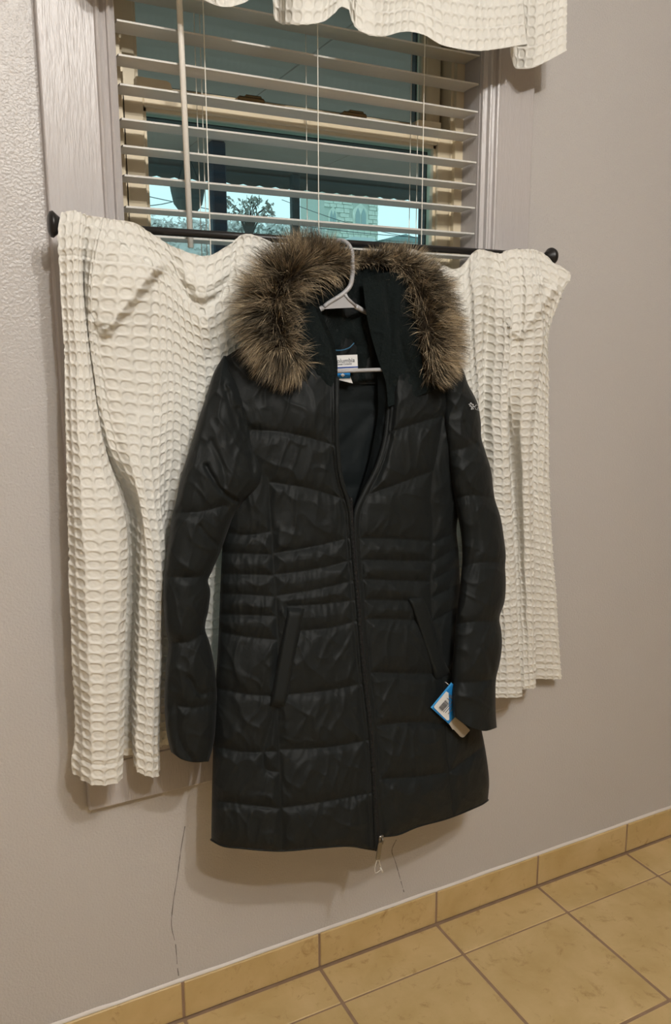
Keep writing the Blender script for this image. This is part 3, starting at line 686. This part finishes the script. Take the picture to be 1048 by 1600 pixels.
sleeve('sleeve', [(700, 560), (706, 556)], [(707, 1118), (735, 1137), (760, 1142), (776, 1137)], sRl, sRr,
       [[(708, 705), (735, 697), (752, 687)], [(712, 778), (742, 774), (772, 779)], [(722, 886), (745, 880), (790, 879)], [(712, 975), (740, 972), (780, 969)], [(706, 1066), (740, 1066), (775, 1061)]],
       ([0, .2, .5, .8, 1], [-.112, -.120, -.135, -.176, -.192]), ([0, .08, .3, .6, 1], [.012, .034, .046, .044, .034]), 61,
       folds=[([(725, 660), (738, 690), (750, 700)], 4, .004), ([(735, 760), (742, 800), (748, 860)], 5, .003), ([(755, 1010), (765, 1030), (768, 1050)], 4, .004)])
# front edge bindings and hem
def edge_tube(name, P, dY, r, mat, n=160, Y0=None, parent=coat):
    S = spline(P, n); Y = (body_depth(S[:, 0], S[:, 1]) if Y0 is None else np.interp(np.linspace(0, 1, n), *Y0))+dY
    return MB().tube(list(at(S[:, 0], S[:, 1], Y)), r, 8).build(name, mat, parent, True)
edge_tube('edge_binding', zipL, -.009, .0042, M['nylon'])
S_ = spline(zipR, 160)
MB().tube(list(at(S_[:, 0]+1, S_[:, 1], body_depth(S_[:, 0], S_[:, 1])+.024*np.clip((800-S_[:, 1])/150, 0, 1)-.004)), .0045, 8).build('edge_binding', M['nylon'], coat, True)
edge_tube('hem_binding', botL, .001, .0022, M['nylon'], 80); edge_tube('hem_binding', botR, .001, .0022, M['nylon'], 80)
# zipper tape lying between the two fronts, with teeth
zl = [(548, 778), (552, 850), (559, 930), (568, 1040), (580, 1150), (586, 1250), (590, 1310)]
edge_tube('zipper_tape', zl, -.0105, .0030, M['zip'], 120)
S_ = spline(zl, 150); Yz = body_depth(S_[:, 0], S_[:, 1])-.0125; mb = MB()
for i, (p, yy) in enumerate(zip(S_, Yz)):
    c = pt(p[0]+(.8 if i % 2 else -.8), p[1], yy); mb.bevbox(c[0]-.0013, c[0]+.0013, c[1]-.0012, c[1]+.0012, c[2]-.0011, c[2]+.0011, .0003)
o = mb.build('zipper_teeth', M['zip'], coat); o['kind'] = 'stuff'
# inside facing of the open right front
fl = [(588, 560), (590, 610), (590, 645), (583, 690), (574, 730), (562, 768), (553, 796)]
fr = [(618, 580), (612, 620), (607, 650), (601, 690), (589, 730), (570, 770), (556, 800)]
quilt('facing', [(588, 560), (618, 580)], [(553, 796), (556, 800)], fl, fr, [fl, fr], lambda px, py, u, v: -.118-.028*u+0*px, M['lining'], coat, 90, 18, A=.003, seed=71)
MB().prism([tuple(pt(x, y, 0)[[0, 2]]) for x, y in ((588, 634), (604, 626), (604, 668), (599, 672))], -.1495, -.147).build('storm_flap', M['nylon'], coat)
# hood: lining bowl, two collar flaps, outer shell
def hood():
    top = [(472, 432), (520, 404), (590, 400), (664, 432)]; bot = [(500, 606), (540, 596), (590, 600), (640, 625)]
    left = [(472, 432), (455, 500), (470, 560), (500, 606)]; right = [(664, 432), (680, 500), (672, 570), (640, 625)]
    def yf(px, py, u, v):
        s = np.clip(1-(2*u-1)**2, 0, 1); return -.140+.042*s+.006*vnoise(px/22, py/40, 81)+.004*vnoise(px/9, py/30, 82)
    quilt('hood_lining', top, bot, left, right, [[(565, 440), (572, 500), (588, 560), (600, 610)], [(520, 553), (545, 548), (560, 540)]], yf, M['fleece'], coat, 130, 110, A=.005, seed=83)
    # left collar flap
    quilt('collar_flap', [(430, 470), (470, 462), (498, 478)], [(385, 585), (440, 600), (490, 622), (527, 632)], [(430, 470), (405, 520), (385, 585)], [(498, 478), (508, 503), (520, 530), (526, 556), (527, 600), (527, 632)],
          [[(470, 540), (495, 590), (525, 612)], [(492, 480), (502, 505), (514, 532), (520, 558), (521, 628)]], lambda px, py, u, v: -.128-.035*u**.8+.012*(1-v)+0*px, M['fleece'], coat, 110, 90, A=.006, seed=84)
    # right collar flap
    quilt('collar_flap', [(566, 436), (610, 425), (660, 440)], [(606, 636), (650, 620), (700, 600)], [(566, 436), (574, 500), (590, 560), (603, 600), (606, 636)], [(660, 440), (690, 510), (700, 600)],
          [[(640, 450), (625, 520), (640, 590)], [(600, 440), (610, 520), (606, 600)]], lambda px, py, u, v: -.118-.030*v-.012*np.sin(u*3.0)+.004*vnoise(px/16, py/44, 86), M['fleece'], coat, 120, 80, A=.006, seed=85)
    # outer shell of the hood behind the fur
    top = [(440, 420), (500, 394), (580, 392), (690, 425)]
    quilt('hood_shell', top, [(380, 590), (480, 600), (600, 600), (715, 600)], [(440, 420), (400, 490), (380, 590)], [(690, 425), (712, 500), (715, 600)], [[(560, 395), (560, 600)]],
          lambda px, py, u, v: -.105+.006*(1-(2*u-1)**2)+0*px, M['nylon'], coat, 60, 70, A=.004, seed=87)
hood()
# fur trim: undercoat roll and long guard hairs
FP = np.array([(474, 578, -.172, 15), (446, 558, -.170, 27), (424, 520, -.166, 34), (422, 478, -.158, 36), (446, 436, -.150, 34), (484, 414, -.140, 30), (522, 412, -.128, 24), (560, 408, -.114, 13), (600, 407, -.116, 12), (636, 420, -.130, 20), (660, 452, -.148, 30), (670, 498, -.160, 34), (676, 540, -.166, 33), (676, 574, -.170, 26), (672, 598, -.17, 10)], float)
def fur():
    n = 150; S = spline(FP, n); C = at(S[:, 0], S[:, 1], S[:, 2]); r = S[:, 3]/880*.62
    MB().tube(list(C), list(r), 14).build('fur_backing', M['undercoat'], coat, True)
    N_ = 22000; K = 5
    arc = np.r_[0, np.cumsum(np.linalg.norm(np.diff(C, axis=0), axis=1))]
    wgt = np.cumsum(r+.006); wgt /= wgt[-1]
    idx = np.interp(RNG.random(N_), np.r_[0, wgt], np.arange(n+1)*(n-1)/n)
    i = np.clip(idx.astype(int), 0, n-2); f = (idx-i)[:, None]
    c = C[i]*(1-f)+C[i+1]*f; rad = r[i]*(1-f[:, 0])+r[i+1]*f[:, 0]
    t = C[i+1]-C[i]; t /= np.linalg.norm(t, axis=1, keepdims=True)
    hc = pt(560, 520, -.12)
    out = c-hc; out[:, 1] = 0; out -= t*(out*t).sum(1, keepdims=True); out /= np.linalg.norm(out, axis=1, keepdims=True)+1e-9
    fr_ = np.cross(t, out); fr_ /= np.linalg.norm(fr_, axis=1, keepdims=True); fr_ *= np.where(fr_[:, 1] > 0, -1, 1)[:, None]
    ang = RNG.normal(.62, .75, N_)                       # 0 = outward, pi/2 = toward the room
    ang = np.where(RNG.random(N_) < .16, RNG.uniform(1.4, 2.9, N_), ang)
    nrm = out*np.cos(ang)[:, None]+fr_*np.sin(ang)[:, None]
    clump = vnoise(idx*.55, ang*2.2, 91)[:, None]; clump2 = vnoise(idx*.55+50, ang*2.2, 92)[:, None]
    hook_gap = 1-.62*np.exp(-((np.interp(idx, np.arange(n), S[:, 0])-556)/32)**2)
    ln = hook_gap*(.5+.5*RNG.random(N_))*np.interp(rad, [.004, .012, .025], [.028, .040, .060])
    d0 = nrm+.55*out+t*(.70*clump+RNG.normal(0, .16, N_)[:, None])+fr_*.25*clump2+RNG.normal(0, .13, (N_, 3))
    d0 /= np.linalg.norm(d0, axis=1, keepdims=True)
    grav = np.array([0, -.05, -1.0])*(.75+.3*RNG.random(N_))[:, None]
    P = c+nrm*rad[:, None]*.8; pts = [P]; d = d0.copy()
    for k in range(K-1):
        d = d+grav*.26/(K-1)*2.0+.10*clump2*t; d /= np.linalg.norm(d, axis=1, keepdims=True)
        P = P+d*(ln/(K-1))[:, None]; pts.append(P)
    pts = np.array(pts)                                  # K,N,3
    side = np.cross(d0, RNG.normal(0, 1, (N_, 3))); side /= np.linalg.norm(side, axis=1, keepdims=True)
    wd = .00042*(.6+.8*RNG.random(N_))
    V = []; U = []
    rnd = np.clip(.5+.26*RNG.normal(0, 1, N_)+.40*vnoise(idx*.32+7, ang*1.6, 93), 0, 1)
    for k in range(K):
        ww = (wd*(1-.85*(k/(K-1))**1.5))[:, None]
        V += [pts[k]-side*ww, pts[k]+side*ww]
        U += [np.stack([rnd, np.full(N_, k/(K-1))], 1)]*2
    V = np.array(V).transpose(1, 0, 2).reshape(-1, 3); U = np.array(U).transpose(1, 0, 2).reshape(-1, 2)
    b = (np.arange(N_)*2*K)[:, None, None]; q = np.array([[2*k, 2*k+1, 2*k+3, 2*k+2] for k in range(K-1)])[None]
    o = part('fur_trim', V, (b+q).reshape(-1, 4), M['fur'], coat, True, U); o['kind'] = 'stuff'
fur()
# pocket welts
def welt(a, b, c, d, dy):
    Q = coons([a, b], [d, c], [a, d], [b, c], 40, 12); u = np.linspace(0, 1, 12)[None]; v = np.linspace(0, 1, 40)[:, None]
    e = np.minimum(1, np.minimum(np.minimum(u, 1-u)*5, np.minimum(v, 1-v)*16)); Y = body_depth(Q[..., 0], Q[..., 1])-dy*(.35+.65*e**.6)
    part('pocket_welt', at(Q[..., 0], Q[..., 1], Y).reshape(-1, 3), grid_faces(40, 12), M['nylon'], coat)
welt((449, 949), (476, 951), (446, 1106), (421, 1103), .016)
welt((638, 936), (661, 929), (703, 1051), (680, 1064), .016)
# slider, pull and plastic loop at the foot of the zipper
yz = -.238
k = pt(595, 1311, yz)
sld = MB().bevbox(k[0]-.005, k[0]+.005, yz-.003, yz+.003, k[2]-.006, k[2]+.008, .0015).tube([k+np.array([0, -.003, .005]), k+np.array([0, -.0075, .001]), k+np.array([0, -.006, -.006])], .0018, 8).build('zipper_slider', M['nickel'], coat, True)
a = pt(594, 1316, yz-.006); b = pt(590, 1343, yz-.006)
dr = (b-a)/np.linalg.norm(b-a); sd = np.array([dr[2], 0, -dr[0]])
mb = MB(); V = [];
for yy in (-.0012, .0012):
    for s_, t_ in ((-.0032, 0), (.0032, 0), (.0042, .08), (.0042, .92), (.0034, 1), (-.0034, 1), (-.0042, .92), (-.0042, .08)):
        V.append(a+(b-a)*t_+sd*s_+np.array([0, yy, 0]))
mb.add(V, [tuple(range(8)), tuple(range(15, 7, -1))]+[(i, (i+1) % 8, 8+(i+1) % 8, 8+i) for i in range(8)])
mb.build('pull_tab', M['nickel'], coat)
lp = [pt(x, y, yz-.006) for x, y in ((590, 1341), (587, 1350), (585.5, 1358), (587, 1364), (591, 1362), (595, 1358), (593.5, 1350), (591, 1341))]
MB().tube([Vector(p) for p in spline(np.array(lp)[:, [0, 2, 1]], 30)[:, [0, 2, 1]]], .0006, 6).tube([pt(594, 1356, yz-.006), pt(598, 1363, yz-.006)], .0014, 6).build('plastic_loop', M['string'], coat, True)
# text helper: built-in font turned into a mesh, laid on a plane given by origin, x-axis, z-axis
def text_mesh(s, size, name, o_, ax, az, mat, parent, thick=.0002, spacing=1.0):
    cu = bpy.data.curves.new(name, 'FONT'); cu.body = s; cu.size = size; cu.extrude = thick; cu.space_character = spacing
    ob = bpy.data.objects.new(name, cu); COL.objects.link(ob)
    dg = bpy.context.evaluated_depsgraph_get(); me = bpy.data.meshes.new_from_object(ob.evaluated_get(dg)); bpy.data.objects.remove(ob)
    V = np.zeros(len(me.vertices)*3, np.float32); me.vertices.foreach_get('co', V); V = V.reshape(-1, 3)
    ax = np.asarray(ax)/np.linalg.norm(ax); az = np.asarray(az)/np.linalg.norm(az); nn = np.cross(ax, az)
    me.vertices.foreach_set('co', (np.asarray(o_)+V[:, :1]*ax+V[:, 1:2]*az+V[:, 2:]*nn).astype(np.float32).ravel()); me.update()
    return link(name, me, mat, parent)
def slab(name, quad, Y, th, mat, parent):
    """thin sheet with corners (px,py[,Y]) given in order"""
    F_ = [pt(q[0], q[1], q[2] if len(q) > 2 else Y) for q in quad]; n_ = len(F_)
    V = F_+[p+np.array([0, th, 0]) for p in F_]
    return MB().add(V, [tuple(range(n_)), tuple(range(2*n_-1, n_-1, -1))]+[(i, (i+1) % n_, n_+(i+1) % n_, n_+i) for i in range(n_)]).build(name, mat, parent)
# neck label, care label
NY = -.1225
slab('neck_label', [(509, 556), (558, 554), (559, 577), (509, 580)], NY, .0008, M['label_white'], coat)
o_ = pt(520, 567.8, NY-.0006); ex = pt(557, 565.3, NY-.0006)-o_; ez = np.array([0, 0, 1.0])
text_mesh('Columbia', .0106, 'label_lettering', o_, ex, ez, M['ink'], coat, spacing=1.05)
o_ = pt(520, 571.2, NY-.0006)
text_mesh('Sportswear Company', .0042, 'label_lettering', o_, ex, ez, M['ink'], coat)
slab('label_stripe', [(509, 574.6), (559, 572.4), (559, 574.2), (509, 576.8)], NY-.0006, .0004, M['ink_blue'], coat)
slab('care_label', [(514, 580), (547, 581), (547, 591), (514, 592)], NY+.001, .0006, M['label_blue'], coat)
slab('care_label', [(514, 592), (547, 588), (551, 599), (538, 596), (514, 590)], NY+.0016, .0006, M['label_white'], coat)
slab('label_emblem', [(532, 585.5), (535.5, 583.5), (539, 586), (535.5, 589.5)], NY+.0004, .0004, M['label_white'], coat)
edge_tube('neck_loop', [(522, 547.5), (535, 547), (546, 543), (553, 536)], 0, .0011, material('blue_cord', (.02, .10, .18), .6), 20, ([0, 1], [-.121, -.121]))
# embroidered emblem and lettering on the sleeve, at the turn of the arm
def sleeve_y(px, py):
    L = np.array(sRl, float); R = np.array(sRr, float); xl = np.interp(py, L[:, 1], L[:, 0]); xr = np.interp(py, R[:, 1], R[:, 0])
    u = np.clip((px-xl)/(xr-xl), 0, 1); v = np.clip((py-560)/570, 0, 1)
    return np.interp(v, [0, .2, .5, .8, 1], [-.112, -.120, -.135, -.176, -.192])-np.interp(v, [0, .08, .3], [.012, .034, .046])*np.sqrt(max(0, 1-(2*u-1)**2))-.0135
mb = MB()
for cx, cy, s_ in [(736, 630.5, 1.5), (738.8, 632.6, 1.5), (735, 634.2, 1.5), (737.6, 636.4, 1.6), (740.6, 635.4, 1.3), (737.2, 639.2, 1.2), (733.6, 632.0, 1.0), (739.6, 638.8, 1.0)]:
    q = [(cx-s_, cy), (cx, cy-s_), (cx+s_, cy), (cx, cy+s_)]
    Vq = [pt(a, b, float(sleeve_y(cx, cy))-.001) for a, b in q]; mb.add(Vq+[p+np.array([0, .002, 0]) for p in Vq], [(0, 1, 2, 3), (7, 6, 5, 4)]+[(i, (i+1) % 4, 4+(i+1) % 4, 4+i) for i in range(4)])
mb.build('sleeve_emblem', M['thread'], coat)
mb = MB()
def stroke(P, r=.0006): mb.tube([pt(x, y, float(sleeve_y(x, y))-.0005) for x, y in P], r, 5)
stroke([(746, 633.5), (743.4, 632.8), (741.8, 635.5), (742.6, 639), (745, 640.6)])
stroke([(747.5, 636), (746.2, 638), (746.6, 641), (747.8, 642)])
mb.build('sleeve_lettering', M['thread'], coat)

# ---------------------------------------------------------------- hanger
HY = -.136
hang = empty('coat_hanger', tuple(pt(531, 480, HY)), 'pale grey plastic tubular hanger hooked over the rod inside the coat', 'hanger')
hk = [(514, 388, -.076), (517, 381, -.084), (525, 376.5, -.094), (535, 376, -.106), (544, 382, -.122), (549, 392, -.132), (550.5, 410, HY), (550, 432, HY-.002), (546, 448, HY-.002), (538, 457, HY-.002), (525, 466, HY-.002), (512, 474, HY-.002), (506, 479, HY-.002)]
S_ = spline(np.array(hk), 60)
MB().tube(list(at(S_[:, 0], S_[:, 1], S_[:, 2])), list(np.interp(np.linspace(0, 1, 60), [0, .05, .7, 1], [.0028, .0036, .0040, .0034])), 10).build('hook', M['plastic'], hang, True)
P2 = lambda x, y: tuple(pt(x, y, HY)[[0, 2]])
MB().prism([P2(504, 480), (P2(526, 465)), P2(541, 458), P2(543, 466), P2(556, 477), P2(556.5, 480.5), P2(530, 481.5), P2(504, 483)], HY-.002, HY+.002).build('gusset', M['plastic'], hang)
MB().tube([pt(538, 459, HY-.003), pt(544, 467, HY-.003), pt(556, 478, HY-.003)], .0024, 8).build('shoulder_rib', M['plastic'], hang, True)
MB().tube([pt(504, 481, HY), pt(470, 500, HY), pt(405, 545, -.125), pt(375, 568, -.122)], .0045, 8).build('shoulder_arm', M['plastic'], hang, True)
MB().tube([pt(556, 479, HY), pt(566, 485, -.112), pt(600, 500, -.104), pt(660, 545, -.115), pt(695, 572, -.122)], .0045, 8).build('shoulder_arm', M['plastic'], hang, True)
MB().tube([pt(375, 568, -.122), pt(400, 578, -.124), pt(530, 580, HY-.003), pt(582, 578, HY-.002), pt(670, 576, -.125), pt(695, 572, -.122)], .0034, 8).build('trouser_bar', M['plastic'], hang, True)

# ---------------------------------------------------------------- price tag
TY = -.203
tagr = empty('price_tag', tuple(pt(698, 1070, TY)), 'small blue and white barcode tag with grey stub hanging beside the coat pocket', 'tag')
slab('tag_card', [(705, 1066.5, TY), (673, 1105.5, TY), (702.5, 1132.5, TY+.004), (734, 1094, TY+.012)], TY, .0012, M['label_blue'], tagr)
slab('barcode_label', [(698.5, 1081, TY-.0008), (697, 1080.5, TY-.0008), (678, 1104, TY-.0008), (678.5, 1106, TY-.0008), (698, 1125.5, TY+.0028), (700.5, 1125.5, TY+.003), (722, 1099, TY+.010)], TY, .0006, M['label_white'], tagr)
mb = MB(); random.seed(3)
A = np.array([685, 1106.]); ax = np.array([18.5, -21.5]); ay = np.array([6.2, 5.6]); t = 0
while t < 1:
    wv = random.choice([.02, .035, .05]); q = [A+ax*t, A+ax*(t+wv), A+ax*(t+wv)+ay, A+ax*t+ay]
    Vq = [pt(x, y, TY-.0014+.0002*(x-685)/6) for x, y in q]; mb.add(Vq, [(0, 1, 2, 3)]); t += wv+random.choice([.025, .04, .12 if .3 < t < .7 else .03])
for s0, s1, off in ((0.0, .8, 9.5), (.05, .55, 12.5), (.1, .8, 17)):
    o2 = np.array([.74, .67])*off; q = [A+ax*s0+o2, A+ax*s1+o2, A+ax*s1+o2+np.array([.8, .7]), A+ax*s0+o2+np.array([.8, .7])]
    mb.add([pt(x, y, TY-.0014+.0006*(x-685)/6) for x, y in q], [(0, 1, 2, 3)])
mb.build('barcode', M['ink'], tagr)
slab('tag_stub', [(701.5, 1131), (712, 1119.5), (733.5, 1140), (734, 1141.5), (725, 1151.5), (722, 1152.3), (719, 1151), (709, 1140), (707, 1140)], TY+.003, .0012, M['kraft'], tagr)
slab('tag_edge', [(705, 1066.5), (706.5, 1068.5), (675, 1107), (673, 1105.5)], TY-.001, .0006, material('tag_edge_blue', (.05, .33, .72), .5), tagr)
MB().tube([pt(695, 1065.5, TY+.004), pt(698, 1067.5, TY-.002), pt(701, 1070, TY-.002)], .0007, 6).build('tag_string', M['string'], tagr, True)

# ---------------------------------------------------------------- outside
gz = -.6
tag(MB().box(-30, 120, .3, 160, gz-.2, gz).build('ground', M['ground']), kind='structure')
FY = 2.1
fz0 = float(pt(420, 297, FY)[2]); fz1 = fz0+.085
porch = empty('porch_roof', (1.2, 1.2, fz1), 'dark porch roof with vented soffit seen above the sky through the window', 'porch roof')
for i in range(9):
    MB().bevbox(-1.2+i*.62, -1.2+i*.62+.617, .17, FY, fz1, fz1+.03, .002).build('soffit_panel', M['soffit'], porch)
MB().box(-1.4, 4.6, .17, FY+.1, fz1+.035, fz1+.09).build('roof_deck', M['fascia'], porch)
MB().box(-1.3, 4.5, FY-.04, FY, fz0+.045, fz1+.03).build('fascia_board', M['fascia'], porch)
mb = MB(); x = -1.3
while x < 4.5: mb.prism([(x, fz0+.05), (x+.075, fz0+.05), (x+.075, fz0+.006), (x+.055, fz0+.001), (x+.02, fz0+.001), (x, fz0+.006)], FY-.05, FY-.042); x += .075
o = mb.build('scalloped_edge', M['fascia'], porch); o['kind'] = 'stuff'
def post(name, px0, px1, py, Y, mat, label, y_top):
    a = pt(px0, py, Y); b = pt(px1, py, Y); xm = (a[0]+b[0])/2; wd = (b[0]-a[0])/2*.8
    r = empty(name, (xm, Y, gz), label, 'post')
    MB().bevbox(xm-wd, xm+wd, Y-wd, Y+wd, gz, y_top, .006).build('shaft', mat, r)
    MB().bevbox(xm-wd*1.35, xm+wd*1.35, Y-wd*1.35, Y+wd*1.35, gz, gz+.12, .008).build('plinth', mat, r)
post('porch_post', 326, 354, 320, 1.75, M['post'], 'dark blue porch post close outside the glass', fz1)
post('porch_post', 453, 468, 320, 1.98, M['post_grey'], 'slim grey porch post further right beyond the glass', fz0+.05)
c = pt(293, 300, 1.9); R_ = 24/FPX*3.5
pl = empty('hanging_planter', tuple(c), 'dark round planter bowl hanging from the porch roof outside', 'planter')
MB().lathe([(0, -R_*1.25), (R_*.5, -R_*1.15), (R_*.85, -R_*.7), (R_, 0), (R_*1.04, .02), (R_*.95, .02), (R_*.9, -R_*.5), (0, -R_*.6)], tuple(c)).build('bowl', M['fascia'], pl, True)
for q in range(3):
    MB().tube([(c[0]+R_*math.cos(q*2.1), c[1]+R_*math.sin(q*2.1), c[2]), (c[0], c[1], fz0+.085)], .003, 5).build('chain', M['wire'], pl)
def leaf_cloud(name, centers, size, count, mat, parent, seed):
    rg = np.random.default_rng(seed); V = []; Fc = []
    for (cx, cy, cz, rx, rz) in centers:
        for _ in range(count):
            p = rg.normal(0, .45, 3)*np.array([rx, rx, rz])+np.array([cx, cy, cz]); a = rg.normal(0, 1, 3); a /= np.linalg.norm(a); b = np.cross(a, rg.normal(0, 1, 3)); b /= np.linalg.norm(b)
            s = size*rg.uniform(.6, 1.3); k0 = len(V)
            V += [p-a*s, p+b*s*.5, p+a*s, p-b*s*.5]; Fc.append((k0, k0+1, k0+2, k0+3))
    o = part(name, V, Fc, mat, parent, False); o['kind'] = 'stuff'; return o
TYY = 11.0; rg = random.Random(4)
def P3(px, py, Y): return pt(px, py, Y)
tr = empty('tree', (*P3(385, 350, TYY)[:2], gz), 'thin tree with sparse reddish leaf clusters beyond the porch', 'tree')
cl = []
for px, py, rr in [(362, 322, 9), (360, 334, 8), (372, 330, 8), (380, 318, 7), (388, 322, 9), (386, 334, 9), (376, 336, 10), (398, 318, 6), (404, 315, 5), (415, 327, 6), (420, 322, 5), (412, 337, 7), (406, 339, 6), (424, 336, 5), (357, 314, 5), (394, 311, 5), (366, 338, 9), (395, 340, 8)]:
    p = P3(px, py, TYY); s = rr/FPX*13; cl.append((p[0], p[1], p[2], s*1.5, s*1.4))
leaf_cloud('foliage', cl, .042, 17, M['leaf'], tr, 5)
base_ = P3(388, 350, TYY); mb = MB(); mb.tube([(base_[0], TYY, gz), (base_[0], TYY, base_[2]-.2)], [.05, .028], 8)
for q in cl: mb.tube([(base_[0], TYY, base_[2]-.25), ((base_[0]+q[0])/2, TYY, (base_[2]+q[2])/2+.04), q[:3]], [.014, .010, .005], 5)
mb.build('trunk', M['bark'], tr)
he = empty('hedge', (*P3(360, 358, 14)[:2], gz), 'low line of dark shrubs along the street beyond the porch', 'hedge')
cl = []
for px in range(215, 500, 9):
    p = P3(px, 358+rg.uniform(-3, 4)+(px-350)*.02, 14.0); cl.append((p[0], 14.0, p[2], .16+rg.uniform(0, .1), .12+rg.uniform(0, .09)))
    cl.append((p[0], 14.0, p[2]-.35, .2, .3))
leaf_cloud('foliage', cl, .05, 110, M['hedge'], he, 6)
a = P3(215, 362, 14); b = P3(500, 382, 14); MB().box(a[0], b[0], 13.9, 14.1, gz, min(a[2], b[2])-.05).build('hedge_core', M['hedge'], he)
# stone church tower
CY = 42.0
ca = P3(506, 330, CY); cb = P3(590, 330, CY); wz0 = gz; wz1 = float(P3(548, 260, CY)[2])
ch = empty('church_tower', ((ca[0]+cb[0])/2, CY+1.5, gz), 'pale stone church tower with pointed arch windows far beyond the porch', 'building')
MB().box(ca[0], cb[0], CY, CY+3.2, wz0, wz1).build('tower_wall', M['stone_dark'], ch)
mb_ = None; rs = random.Random(8); z = float(P3(548, 372, CY)[2]); cnt = 0
def arch(cx, z0, w_, h, n_=8):
    pts_ = [(cx-w_/2, z0), (cx+w_/2, z0), (cx+w_/2, z0+h*.6)]
    for i in range(1, n_): t = i/n_; pts_.append((cx+w_/2*(1-t)**1.0*(1+.35*t*(1-t)*2), z0+h*(.6+.4*t**.8)))
    pts_.append((cx, z0+h))
    for i in range(n_-1, 0, -1): t = i/n_; pts_.append((cx-w_/2*(1-t)*(1+.35*t*(1-t)*2), z0+h*(.6+.4*t**.8)))
    pts_.append((cx-w_/2, z0+h*.6)); return pts_
wins = []
for px, wpx in ((519, 12), (562, 22)):
    p0 = P3(px, 358, CY); p1 = P3(px, 322 if wpx > 15 else 326, CY); wd = wpx/FPX*CY*1.12
    wins.append((p0[0], wd, p0[2], p1[2]))
shared = None
while z < wz1-.05:
    hh = rs.uniform(.2, .28); x = ca[0]
    while x < cb[0]-.05:
        ww = min(rs.uniform(.3, .62), cb[0]-x); xm = x+ww/2
        if not any(abs(xm-wx) < wd*.62+ww*.3 and z0-.1 < z+hh/2 < z1+.12 for wx, wd, z0, z1 in wins):
            if shared is None: shared = MB().bevbox(-.5, .5, -.5, .5, -.5, .5, .06).build('stone', M['stone'], ch).data; st = None; first = bpy.data.objects['stone']; o = first
            else: o = link('stone', shared, None, ch)
            o.location = (xm, CY-rs.uniform(.0, .03), z+hh/2); o.scale = (ww-.03, .12, hh-.03); cnt += 1
        x += ww
    z += hh
for wx, wd, z0, z1 in wins:
    fr0 = MB().prism(arch(wx, z0, wd*1.25, (z1-z0)*1.12), CY-.10, CY+.02).build('window_surround', M['stone'], ch)
    for s_ in (-1, 1): MB().prism(arch(wx+s_*wd*.23, z0+.05, wd*.38, (z1-z0)*.86), CY-.13, CY-.09).build('pane', M['church_glass'], fr0)
# houses low on the right, low wall and wires
hy = 24.0
a = P3(600, 392, hy); b = P3(662, 392, hy); zt = P3(632, 366, hy)[2]; ze = P3(632, 378, hy)[2]
ho = empty('house', ((a[0]+b[0])/2, hy+1.5, gz), 'house with grey gable roof low behind the right window edge', 'building')
MB().box(a[0], b[0], hy, hy+3, gz, ze).build('house_wall', M['siding'], ho)
MB().prism([(a[0]-.2, ze), (b[0]+.2, ze), ((a[0]+b[0])/2, zt)], hy-.1, hy+3.1).build('roof', M['roof'], ho)
a = P3(520, 392, 30); b = P3(600, 392, 30); zt = P3(560, 371, 30)[2]; ze = P3(560, 384, 30)[2]
ho = empty('house', ((a[0]+b[0])/2, 32, gz), 'pale roofed house in front of the stone church tower', 'building')
MB().box(a[0], b[0], 30, 33, gz, ze).build('house_wall', M['siding'], ho)
MB().prism([(a[0], ze), (b[0], ze), (b[0]-.6, zt), (a[0]+.9, zt)], 29.9, 33.1).build('roof', M['siding'], ho)
pp = P3(715, 340, 10.0)
up_ = empty('utility_pole', (pp[0], pp[1], gz), 'utility pole behind the right jamb, its thin cables crossing the sky outside', 'pole')
ptop = float(P3(715, 250, 10)[2])
MB().tube([(pp[0], pp[1], gz), (pp[0], pp[1], ptop)], [.13, .10], 12).build('shaft', M['bark'], up_, True)
MB().bevbox(pp[0]-.9, pp[0]+.9, pp[1]-.06, pp[1]+.06, ptop-.5, ptop-.38, .01).build('cross_arm', M['bark'], up_)
for A_, B_, Y0 in [((190, 298), (715, 374), 9.0), ((440, 312), (715, 380), 12.0), ((190, 322), (345, 276), 8.0)]:
    p, q = P3(*A_, Y0), P3(*B_, 10 if B_[0] > 700 else 9)
    MB().tube([p+(q-p)*t-np.array([0, 0, .12*math.sin(math.pi*t)]) for t in np.linspace(0, 1, 12)], .0055, 5).build('cable', M['wire'], up_)
a = P3(557, 378, 2.05); b = P3(660, 390, 2.05)
ra = empty('porch_rail', ((a[0]+b[0])/2, 2.05, gz), 'dark horizontal porch rail just above the curtain rod outside', 'railing')
MB().bevbox(a[0], 4.0, 2.0, 2.08, a[2]-.06, a[2], .006).build('top_rail', M['fascia'], ra)
mb = MB()
for i in range(16): x = a[0]+.04+i*.11; MB().box(x, x+.03, 2.02, 2.06, gz, a[2]-.06).build('baluster', M['fascia'], ra)
